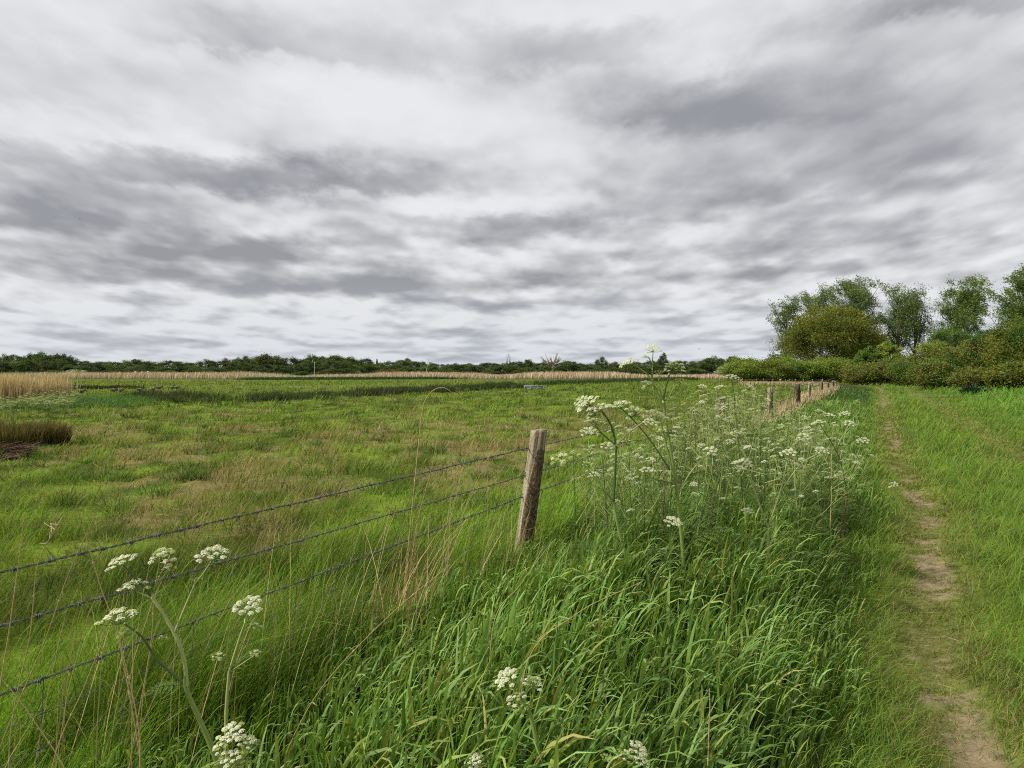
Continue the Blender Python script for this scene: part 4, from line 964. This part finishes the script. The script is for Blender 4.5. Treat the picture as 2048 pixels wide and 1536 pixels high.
# ------------------------------------------------------------------ cow parsley
M_stem = leaf_mat('umbel stem', .1, .5, .3); M_petal = leaf_mat('white floret', .25, .7, .1)
def umbel(seed, rad, nray, nflo, dome=.35, green=.25, floret=.006, lod=0):
    """compound umbel, origin at the top of its stalk, axis +z"""
    rnd = np.random.RandomState(seed); rays = MB(); P = []; C = []; K = []
    for i_ in range(nray):
        rr = rad * math.sqrt((i_ + .35) / nray); a = i_ * 2.39996 + rnd.uniform(-.25, .25); z = rad * .7 - dome * rad * (rr / rad) ** 2 + rnd.uniform(-.12, .12) * rad
        e = np.array([math.cos(a) * rr, math.sin(a) * rr, z]); m1 = e * .5 + np.array([0, 0, -.04 * rad]) + e * np.array([.12, .12, 0])
        rays.tube([(0, 0, 0), m1, e], [.0011 + rad * .008, .0009 + rad * .006, .0008], 4, (.16, .22, .06))
        ur = rad * .22 * rnd.uniform(.7, 1.25); isg = rnd.rand() < green
        for j in range(nflo):
            q = ur * math.sqrt((j + .5) / nflo); b = j * 2.39996 + rnd.uniform(0, .5)
            d = np.array([math.cos(b) * q, math.sin(b) * q, ur * .6 * (1 - (q / ur) ** 2) + rnd.uniform(-.15, .15) * ur])
            P.append(e + d); K.append(d / (np.linalg.norm(d) + 1e-6) * .55 + np.array([0, 0, .8]))
            C.append(np.array([.36, .43, .12]) if isg else (np.array([.74, .76, .62]) if rnd.rand() < .66 else np.array([.52, .58, .24])))
        if isg is False and rnd.rand() < .5: pass
    P = np.array(P); K = np.array(K); K /= np.linalg.norm(K, axis=1, keepdims=True); C = np.array(C) * rnd.uniform(.8, 1.05, (len(P), 1))
    # florets: small cupped five lobed discs -> here four cupped petals each
    n = len(P); ref = rnd.normal(0, 1, (n, 3)); A = np.cross(K, ref); A /= np.linalg.norm(A, axis=1, keepdims=True); B = np.cross(K, A)
    V = []; Fq = []; CC = []; off = 0; f_ = floret * rnd.uniform(.75, 1.25, n)[:, None]; npet = 4 if lod == 0 else 2
    for k in range(npet):
        an = k * 2 * PI / npet; d1 = A * math.cos(an) + B * math.sin(an); d2 = -A * math.sin(an) + B * math.cos(an); wdt = .42 if npet == 4 else .8
        q = np.stack([P, P + (d1 * .55 - d2 * wdt + K * .18) * f_, P + (d1 * 1.05 + K * .28) * f_, P + (d1 * .55 + d2 * wdt + K * .18) * f_], 1)
        V.append(q.reshape(-1, 3)); Fq.append(np.arange(n * 4).reshape(-1, 4) + off); off += n * 4; CC.append(np.repeat(C, 4, axis=0))
    fl = mesh_np('florets', np.vstack(V), np.vstack(Fq), M_petal, np.vstack(CC), smooth=False)
    rv, rf, rc_ = np.vstack(rays.V), np.vstack(rays.F), np.vstack(rays.C)
    V.append(rv); Fq.append(rf + off); CC.append(rc_)
    nfl = sum(len(x_) for x_ in Fq[:-1]); me = mesh_np('flower_head', np.vstack(V), np.vstack(Fq), [M_petal, M_stem], np.vstack(CC), smooth=False, midx=np.concatenate([np.zeros(nfl), np.ones(len(rf))]))
    bpy.data.meshes.remove(fl); return me
UM = [umbel(k, 1 * .05, 13 + k % 3, 30, [.5, .35, .65, .5][k % 4], [.05, .12, .3, .15][k % 4], .0029) for k in range(6)]
UMG = [umbel(30 + k, .05, 11, 22, .5, .8, .0028) for k in range(2)]
UML = [umbel(60 + k, .05, 11, 9, .5, .35 if k < 3 else .9, .0062, 1) for k in range(5)]
def fern_leaf(seed, ln=.26):
    rnd = np.random.RandomState(seed); P = []; A_ = []; S_ = []; mb = MB()
    ax = [np.array([t * ln, 0, .28 * ln * math.sin(t * 2.4)]) for t in np.linspace(0, 1, 8)]; mb.tube(ax, np.linspace(.0022, .0006, 8), 4, (.1, .16, .04))
    for i_, t in enumerate(np.linspace(.2, .97, 8)):
        o = np.array([t * ln, 0, .28 * ln * math.sin(t * 2.4)]); pl = ln * .48 * (1.05 - t) + .01
        for s_ in (-1, 1):
            d = np.array([.5, s_ * .85, -.12]); d /= np.linalg.norm(d); mb.tube([o, o + d * pl], [.001, .0004], 4, (.1, .16, .04))
            m = max(3, int(pl / .011))
            for j in range(m):
                u_ = (j + .6) / m; b = o + d * pl * u_; l2 = .012 * (1.15 - u_) + .004
                for s2 in (-1, 1):
                    dd = d * .6 + np.cross(d, [0, 0, 1]) * s2 * .8 + np.array([0, 0, rnd.uniform(-.3, .2)]); dd /= np.linalg.norm(dd)
                    P.append(b); A_.append(dd); S_.append(l2)
    P, A_, S_ = np.array(P), np.array(A_), np.array(S_)[:, None]; B = np.cross(A_, [0, 0, 1.]); B /= np.linalg.norm(B, axis=1, keepdims=True)
    V = np.stack([P, P + A_ * S_ * .5 + B * S_ * .26, P + A_ * S_, P + A_ * S_ * .5 - B * S_ * .26], 1).reshape(-1, 3)
    mb.add(V, np.arange(len(V)).reshape(-1, 4), np.tile([.11, .19, .035], (len(V), 1)) * np.repeat(rnd.uniform(.75, 1.3, (len(P), 1)), 4, axis=0))
    return mb.mesh('leaf', M_leafy)
FL = [fern_leaf(k) for k in range(4)]
SC = {'g': (.19, .26, .06), 'd': (.06, .10, .03), 'y': (.33, .37, .13), 'p': (.17, .10, .06)}
def head(parent, p, d, size, pool, rnd):
    o = link('flower_head', rnd.choice(pool), parent, p); s = size / .05
    q = Vector(d).normalized().to_track_quat('Z', 'Y'); o.rotation_mode = 'QUATERNION'; o.rotation_quaternion = q; o.scale = (s, s, s * rnd.uniform(.7, 1.05)); return o
def hero(label, Y, stems, heads, leaves=(), base=None):
    """stems: list of (colour key, r0, r1, [(px, py, dy)...]); heads: (px, py, dy, radius_px, tilt_x, pool)"""
    rnd = random.Random(int(Y * 100 + stems[0][3][0][0])); b = at(stems[0][3][0][0], stems[0][3][0][1], Y + stems[0][3][0][2])
    o = empty('cow_parsley', (b.x, b.y, gzf(b.x, b.y))); O = Vector(o.location); tag(o, label, 'flowering plant', 'cow parsley plants')
    mb = MB()
    for i_, (ck, r0, r1, pts) in enumerate(stems):
        q = [at(px, py, Y + dy) - O for px, py, dy in pts]
        if i_ == 0: q = [Vector((q[0].x + .01, q[0].y, -.03))] + q if q[0].z > .05 else q
        sp_ = smooth_path(q, 6); mb.tube(sp_, 1.25 * np.linspace(r0, r1, len(sp_)), 7, np.array(SC[ck]))
        mb.tube([q[-1] if i_ else q[1], (q[-1] if i_ else q[1]) + Vector((0, 0, .012))], [r1 * 1.5, r1 * 1.2], 6, np.array(SC['y']))
    mb.build('stem', M_stem, o)
    for (px, py, dy, rp, tilt, pool) in heads:
        r = rp / F * (Y + dy); p = at(px, py, Y + dy) - O - Vector((0, 0, r * .4)); head(o, p, (tilt, rnd.uniform(-.5, .1), 1), r, pool, rnd)
    for (px, py, dy, sz, rz) in leaves:
        l = link('leaf', rnd.choice(FL), o, at(px, py, Y + dy) - O); l.rotation_euler = (rnd.uniform(-.5, .3), rnd.uniform(-.5, .3), rz); l.scale = (sz,) * 3
    return o
hero('large cow parsley at the lower left with five white heads in front of the wires', 2.15,
     [('g', .0075, .005, [(470, 1640, 0), (425, 1500, 0), (375, 1385, 0), (372, 1350, 0)]), ('y', .005, .0038, [(374, 1372, 0), (368, 1320, 0), (348, 1265, 0), (306, 1196, 0)]),
      ('d', .003, .0016, [(306, 1196, 0), (275, 1160, 0), (246, 1130, 0)]), ('g', .002, .0013, [(306, 1196, 0), (315, 1150, 0), (320, 1118, 0)]), ('y', .0022, .0013, [(306, 1196, 0), (285, 1188, 0), (268, 1180, 0)]),
      ('y', .0032, .002, [(350, 1264, 0), (370, 1215, 0), (390, 1168, 0)]), ('y', .0018, .0012, [(390, 1168, 0), (410, 1142, 0), (424, 1120, 0)]), ('d', .0035, .002, [(374, 1372, 0), (315, 1320, 0), (285, 1275, 0), (250, 1248, 0)])],
     [(246, 1118, 0, 26, -.2, UM), (219, 1137, .01, 9, -.3, UM), (326, 1106, 0, 26, 0, UM), (426, 1106, 0, 34, .1, UM), (270, 1170, 0, 30, -.1, UM), (240, 1232, -.03, 40, -.3, UM), (256, 1262, 0, 20, -.1, UMG), (396, 1158, .02, 14, .2, UMG), (340, 1136, .02, 16, 0, UMG), (325, 1275, 0, 12, 0, UMG)],
     [(374, 1372, 0, .42, 3.4)])
hero('cow parsley with a single white head right of the lower left plant', 2.45,
     [('y', .0055, .0038, [(458, 1640, 0), (452, 1450, 0), (458, 1345, 0)]), ('y', .0036, .002, [(458, 1345, 0), (478, 1280, 0), (490, 1245, 0)]), ('y', .0018, .001, [(490, 1245, 0), (500, 1215, 0)]), ('y', .0018, .001, [(458, 1345, 0), (510, 1310, 0)])],
     [(498, 1208, 0, 28, 0, UM), (510, 1250, 0, 15, .3, UMG), (474, 1212, 0, 9, -.3, UM), (436, 1310, 0, 14, 0, UMG), (510, 1303, 0, 12, 0, UMG)], [(458, 1345, 0, .4, .5)])
hero('cow parsley head at the bottom left corner, white above and yellow green below', 1.95,
     [('g', .006, .004, [(500, 1700, 0), (480, 1560, 0), (472, 1505, 0)]), ('y', .002, .0012, [(476, 1530, 0), (500, 1500, 0), (508, 1480, 0)])],
     [(465, 1462, 0, 28, -.1, UM), (488, 1480, -.01, 22, .2, UM), (446, 1486, -.02, 22, -.5, UM), (466, 1510, -.03, 24, -.2, UM), (505, 1484, 0, 16, .5, UMG), (480, 1525, -.02, 22, .3, UMG), (425, 1530, 0, 16, -.2, UMG)])
hero('cow parsley at the bottom centre with three clustered cream white heads', 2.2,
     [('g', .0065, .005, [(1085, 1660, 0), (1078, 1520, 0), (1066, 1450, 0), (1056, 1418, 0)]), ('g', .003, .0018, [(1056, 1418, 0), (1035, 1385, 0), (1020, 1370, 0)]), ('g', .0025, .0016, [(1056, 1418, 0), (1066, 1395, 0), (1064, 1372, 0)])],
     [(1016, 1352, 0, 24, -.4, UMG + UM), (1008, 1368, -.02, 14, -.6, UM), (1064, 1362, 0, 24, .3, UM), (1032, 1392, -.03, 22, -.4, UM), (1046, 1410, -.02, 20, -.2, UMG)])
hero('cow parsley head pushing into the bottom edge right of centre', 2.1,
     [('y', .004, .0025, [(1190, 1640, 0), (1215, 1535, 0), (1245, 1508, 0)])], [(1272, 1496, 0, 20, .4, UM), (1250, 1508, 0, 20, .3, UMG), (1282, 1522, -.02, 18, .5, UM), (1212, 1512, 0, 11, 0, UMG)])
hero('cow parsley head at the bottom edge left of centre', 2.1, [('y', .004, .0025, [(965, 1700, 0), (958, 1560, 0)])], [(950, 1520, 0, 20, -.3, UM), (962, 1535, 0, 16, .2, UMG)])
hero('cow parsley whose heavy white head droops left beside the fence post', 4.5,
     [('g', .0085, .0065, [(1310, 1330, 0), (1272, 1185, 0), (1240, 1070, 0), (1227, 1003, 0)]), ('d', .0065, .005, [(1227, 1003, 0), (1230, 950, 0), (1232, 891, 0)]),
      ('d', .005, .004, [(1232, 891, 0), (1222, 850, 0), (1200, 817, 0)]), ('d', .0035, .002, [(1200, 817, 0), (1185, 812, 0), (1165, 806, 0)]),
      ('y', .0035, .002, [(1232, 891, 0), (1265, 860, 0), (1300, 835, 0)]), ('g', .0035, .002, [(1227, 1003, 0), (1190, 955, 0), (1155, 915, 0), (1130, 905, 0)]), ('d', .003, .002, [(1232, 891, 0), (1205, 868, 0), (1190, 850, 0)])],
     [(1180, 806, 0, 26, -.7, UM), (1165, 800, 0, 15, -.9, UM), (1200, 815, -.03, 20, -.3, UM), (1190, 825, -.02, 18, -.6, UM), (1312, 830, 0, 24, .4, UM), (1300, 842, 0, 16, .2, UM), (1122, 912, 0, 24, -.3, UMG), (1190, 842, .1, 20, 0, UM), (1215, 890, .05, 16, 0, UM), (1178, 862, .1, 18, 0, UM)],
     [(1227, 1003, 0, .8, 3.2), (1232, 891, 0, .8, 0.), (1240, 1070, 0, 1., .3), (1260, 1150, 0, 1., 2.8)])
hero('tallest cow parsley, its top umbel reaching above the horizon', 4.6,
     [('g', .0105, .008, [(1385, 1390, 0), (1365, 1100, 0), (1352, 970, 0)]), ('g', .008, .006, [(1352, 970, 0), (1338, 880, 0), (1326, 805, 0)]), ('g', .005, .003, [(1352, 968, 0), (1325, 860, 0), (1310, 800, 0), (1304, 740, 0)]),
      ('g', .003, .002, [(1304, 740, 0), (1305, 718, 0), (1306, 706, 0)]), ('d', .003, .0018, [(1304, 755, 0), (1300, 720, 0), (1290, 712, 0)]),
      ('d', .0055, .004, [(1326, 805, 0), (1330, 780, 0), (1338, 750, 0)]), ('d', .004, .002, [(1338, 750, 0), (1345, 738, 0), (1350, 732, 0)]), ('g', .005, .003, [(1326, 815, 0), (1306, 765, 0), (1290, 745, 0), (1266, 728, 0)]),
      ('g', .0035, .002, [(1338, 880, 0), (1290, 850, 0), (1268, 820, 0)]), ('d', .004, .0025, [(1340, 940, 0), (1300, 880, 0), (1262, 835, 0), (1240, 815, 0)]), ('g', .0035, .002, [(1330, 820, 0), (1345, 780, 0), (1362, 765, 0)]),
      ('g', .003, .002, [(1330, 820, 0), (1318, 770, 0), (1320, 748, 0)]), ('y', .004, .0025, [(1354, 990, 0), (1385, 940, 0), (1420, 905, 0)])],
     [(1305, 697, 0, 17, 0, UM), (1290, 712, 0, 9, -.2, UMG), (1262, 722, 0, 20, -.3, UM), (1252, 728, 0, 13, -.6, UM), (1350, 730, 0, 22, .4, UM), (1340, 736, 0, 14, -.2, UM), (1318, 744, 0, 10, 0, UMG), (1362, 760, 0, 12, .2, UMG),
      (1240, 808, 0, 22, -.2, UM), (1270, 822, .05, 24, 0, UM), (1296, 766, .05, 17, 0, UMG + UM), (1345, 858, 0, 26, .1, UMG + UM), (1420, 900, 0, 16, 0, UM), (1295, 940, -.1, 16, 0, UM), (1345, 1040, -.15, 18, .1, UM)],
     [(1352, 970, 0, 1., .4), (1352, 970, 0, 1., 3.3), (1326, 805, 0, .7, .2), (1326, 805, 0, .7, 3.), (1370, 1100, 0, 1.2, .1), (1370, 1130, 0, 1.2, 2.8)])
hero('cow parsley with forked pale stems low in front of the stand', 4.8,
     [('y', .0085, .007, [(1550, 1240, 0), (1537, 1110, 0), (1536, 1060, 0)]), ('y', .005, .003, [(1536, 1055, 0), (1510, 985, 0), (1495, 930, 0), (1480, 880, 0)]), ('y', .005, .003, [(1536, 1055, 0), (1560, 985, 0), (1575, 920, 0)]), ('y', .003, .002, [(1560, 985, 0), (1600, 930, 0), (1640, 905, 0)])],
     [(1478, 868, 0, 18, 0, UM), (1490, 925, 0, 16, -.3, UM), (1577, 905, 0, 18, 0, UMG + UM), (1642, 900, 0, 15, .2, UM), (1495, 1020, -.1, 12, 0, UM)], [(1537, 1080, 0, 1., .1), (1537, 1110, 0, 1., 3.), (1555, 1150, 0, 1., .5)])
hero('cow parsley with dark stems at the right end of the stand', 5.8,
     [('p', .007, .005, [(1674, 1125, 0), (1690, 1030, 0), (1693, 980, 0)]), ('g', .004, .0025, [(1693, 980, 0), (1708, 930, 0), (1722, 890, 0)]), ('d', .004, .0025, [(1693, 980, 0), (1680, 920, 0), (1660, 880, 0), (1640, 850, 0)]), ('y', .003, .002, [(1680, 920, 0), (1690, 870, 0), (1697, 850, 0)])],
     [(1726, 880, 0, 13, 0, UM), (1724, 892, 0, 12, .2, UMG), (1637, 845, 0, 14, -.3, UM), (1697, 846, 0, 12, 0, UM), (1655, 829, .1, 13, 0, UM), (1690, 827, .1, 12, 0, UM), (1638, 822, .1, 10, 0, UM), (1665, 878, 0, 13, 0, UM), (1606, 872, 0, 13, 0, UM), (1682, 888, 0, 9, 0, UM)], [(1695, 1030, 0, .9, .2), (1695, 1060, 0, .9, 3.)])
hero('single small cow parsley in the short grass beside the path', 8.6, [('g', .003, .002, [(1791, 1000, 0), (1790, 985, 0), (1788, 975, 0)])], [(1788, 968, 0, 9, 0, UM), (1783, 973, 0, 6, -.3, UM)])
hero('cow parsley with a flat bright umbel standing over the hidden second post', 6.5,
     [('g', .007, .005, [(1485, 1020, 0), (1475, 880, 0), (1470, 830, 0)]), ('d', .004, .0025, [(1470, 830, 0), (1468, 790, 0), (1464, 762, 0)]), ('g', .003, .002, [(1470, 830, 0), (1490, 800, 0), (1498, 785, 0)])],
     [(1462, 755, 0, 14, 0, UM), (1480, 760, 0, 6, .3, UM), (1498, 776, 0, 12, .4, UM), (1440, 775, .1, 11, -.2, UM), (1405, 772, 0, 8, 0, UM)], [(1475, 880, 0, 1.1, .4), (1475, 900, 0, 1.1, 2.9)])

# the dense stand: generic plants, each with own branching
def plant(X, Y, H, rnd, label, group, nhead=None, lod=False, spread=.32, big=1.):
    g0 = gzf(X, Y); o = empty('cow_parsley', (X, Y, g0)); tag(o, label, 'flowering plant', group)
    mb = MB(); lean = Vector((rnd.uniform(-.12, .2), rnd.uniform(-.1, .1), 1)); r0 = .0055 if not lod else .008
    tipc = rnd.choice(['g', 'g', 'y', 'd', 'p']); main = smooth_path([Vector((0, 0, -.03)), lean * H * .35 + Vector((rnd.uniform(-.02, .02), 0, 0)), lean * H * .7, lean * H], 5)
    mb.tube(main, np.linspace(r0, r0 * .35, len(main)), 6, np.array(SC[tipc])); hd = [(main[-1], (rnd.uniform(-.2, .2), 0, 1))]
    for k in range(rnd.randint(4, 6)):
        t = rnd.uniform(.4, .85); b = main[int(t * (len(main) - 1))]; a = rnd.uniform(0, 6.28); rc_ = spread * rnd.uniform(.45, 1); e = b + Vector((math.cos(a) * rc_, math.sin(a) * rc_, (H - b.z) * rnd.uniform(.45, 1.0) + .03))
        q = smooth_path([b, b.lerp(e, .5) + Vector((math.cos(a) * .03, math.sin(a) * .03, -.02)), e], 4); mb.tube(q, np.linspace(r0 * .5, r0 * .22, len(q)), 5, np.array(SC[rnd.choice(['g', 'g', 'd', 'y'])]))
        hd.append((e, (math.cos(a) * .35, math.sin(a) * .35, 1)))
        if rnd.random() < .75:
            e2 = q[3] + Vector((rnd.uniform(-.12, .12), rnd.uniform(-.12, .12), rnd.uniform(.06, .18))); mb.tube([q[3], e2], [r0 * .3, r0 * .18], 4, np.array(SC['g'])); hd.append((e2, (rnd.uniform(-.4, .4), 0, 1)))
    mb.build('stem', M_stem, o); pool = (UM + UMG * 2) if not lod else UML + UML[3:]
    for p, d in hd: head(o, p, d, big * rnd.uniform(.014, .033) * (1.0 if not lod else 1.1), pool, rnd)
    for k in range(rnd.randint(3, 6)):
        l = link('leaf', rnd.choice(FL), o, main[int(rnd.uniform(.15, .6) * (len(main) - 1))]); l.rotation_euler = (rnd.uniform(-.3, .3), rnd.uniform(-.6, .1), rnd.uniform(0, 6.28)); l.scale = (rnd.uniform(.7, 1.15),) * 3
rr_ = random.Random(21)
zones = [(1150, 1340, 4.8, 7.0, 890, 0, 20), (1340, 1440, 5.5, 9.5, 825, 0, 22), (1400, 1525, 6.0, 11.5, 790, 0, 38), (1440, 1680, 7.0, 12.0, 838, 0, 42), (1540, 1720, 5.8, 8.5, 860, 0, 12), (1380, 1700, 5.2, 7.0, 905, 0, 16)]
for x0, x1, y0, y1, top, _, n in zones:
    for k in range(n):
        Y = rr_.uniform(y0, y1); px = rr_.uniform(x0, x1); X = X_at(px, Y); H = Z_at(top + rr_.uniform(-18, 45), Y)
        if not (fenceX(Y) - .35 < X < rutX(Y) - .7): X = float(rr_.uniform(fenceX(Y) - .1, rutX(Y) - 1.3))
        H = max(.55, min(1.35, H)); plant(X, Y, H, rr_, 'cow parsley in the dense white flowering stand along the fence', 'cow parsley of the dense stand', lod=Y > 8)
# small patch far left by the reeds
for k in range(46):
    px = rr_.uniform(-15, 145) if k < 40 else rr_.uniform(100, 150); py = rr_.uniform(818, 842) - (px > 60) * 8; X, Y = pxp(px, py)
    plant(X, Y, rr_.uniform(.35, .62), rr_, 'pale flowering cow parsley in the patch below the tan reeds', 'cow parsley of the left patch', lod=True, spread=.4, big=1.9)
for px, py in ((1620, 905), (1545, 880), (1580, 860)):
    pass

# ------------------------------------------------------------------ individual dry stalks
def stalk(pts, Y, r, label, seedhead=False):
    q = [at(px, py, Y + dy) for px, py, dy in pts]; b = q[0]; g0 = gzf(b.x, b.y)
    base = Vector((b.x, b.y, g0)); q = ([base + Vector((-.01, 0, -.02))] if b.z > g0 + .05 else []) + q; mb = MB(); P = smooth_path([p - base for p in q], 8)
    mb.tube(P, np.linspace(r, r * .4, len(P)), 5, (.42, .32, .15))
    for k in range(6, len(P) - 3, 7): mb.tube([P[k] - (P[k + 1] - P[k]) * .1, P[k] + (P[k + 1] - P[k]) * .1], r * 1.25, 5, (.5, .4, .22))
    if seedhead:
        for k in range(14): e = P[-1 - k % 5]; mb.tube([e, e + Vector((R.uniform(-.02, .02), R.uniform(-.02, .02), R.uniform(-.015, .03)))], [.001, .0006], 4, (.5, .42, .26))
    o = mb.build('dry_stalk', M_dry, None, base); tag(o, label, 'stalk', 'dry stalks by the fence')
stalk([(800, 1260, 0), (818, 1080, 0), (836, 900, 0), (846, 815, 0), (862, 785, 0), (885, 775, 0), (908, 788, 0), (918, 797, 0)], 4.3, .0035, 'tall dry reed stalk bent over into a hook at its top')
stalk([(810, 1240, 0), (832, 1060, 0), (862, 940, 0), (880, 850, 0)], 4.4, .003, 'straight dry stalk right beside the hooked one')
stalk([(840, 1200, 0), (900, 1040, 0), (930, 920, 0), (960, 850, 0)], 4.6, .0028, 'dry stalk slanting right midway to the post')
stalk([(860, 1190, 0), (930, 1020, 0), (985, 900, 0), (1045, 815, 0)], 4.8, .0024, 'thin slanting dry stalk crossing both wires near the post', True)
stalk([(980, 1150, 0), (975, 1000, 0), (979, 860, 0)], 5.2, .0022, 'upright thin dry stalk left of the post')
stalk([(1180, 1150, 0), (1168, 950, 0), (1166, 800, 0)], 5.2, .0025, 'upright thin dry stalk right of the post')
stalk([(1120, 1180, 0), (1230, 930, 0), (1190, 985, 0)][:2] + [(1262, 850, 0)], 5.0, .002, 'slanting dry stalk behind the drooping head')
stalk([(-10, 1480, 0), (20, 1250, 0), (38, 1120, 0), (46, 1050, 0)], 2.0, .0022, 'pale stalk at the far left edge rising past the top wire')
stalk([(20, 1480, 0), (60, 1270, 0), (75, 1130, 0), (115, 1050, 0)], 2.1, .002, 'thin curved stalk second from the left edge', True)
stalk([(-20, 1560, 0), (90, 1280, 0), (140, 1140, 0), (205, 1000, 0)], 2.15, .0021, 'long pale stalk leaning right at the left side')
stalk([(285, 1560, 0), (240, 1290, 0), (200, 1170, 0), (165, 1050, 0)], 2.3, .0025, 'tan stalk leaning left behind the white heads')
stalk([(100, 1560, 0), (170, 1370, 0), (215, 1260, 0)], 1.95, .0024, 'pale stalk under the lowest white head')
stalk([(150, 1600, 0), (60, 1430, 0), (-30, 1320, 0)], 2.0, .0022, 'tan stalk falling left at the bottom corner')
stalk([(255, 1560, 0), (300, 1300, 0), (310, 1180, 0), (335, 1120, 0)], 2.35, .0026, 'brownish stalk between the white heads', True)
stalk([(280, 1560, 0), (275, 1440, 0), (235, 1260, 0)], 2.1, .003, 'orange tan stalk rising to the lowest white head')
stalk([(560, 1536, 0), (640, 1380, 0), (780, 1230, 0), (900, 1130, 0)], 2.7, .0022, 'slanting pale stalk across the grass below the wires')
stalk([(1050, 1340, 0), (1150, 1230, 0), (1280, 1165, 0)], 2.6, .0026, 'fallen pale stalk lying over the broad grass')
stalk([(985, 1260, 0), (1040, 1170, 0), (1095, 1095, 0)], 3.0, .0024, 'thin pale stalk leaning below the foot of the post')
stalk([(1418, 1460, 0), (1420, 1420, 0), (1419, 1377, 0)], 2.3, .0026, 'short stalk with a pale round tip in the broad grass', False)
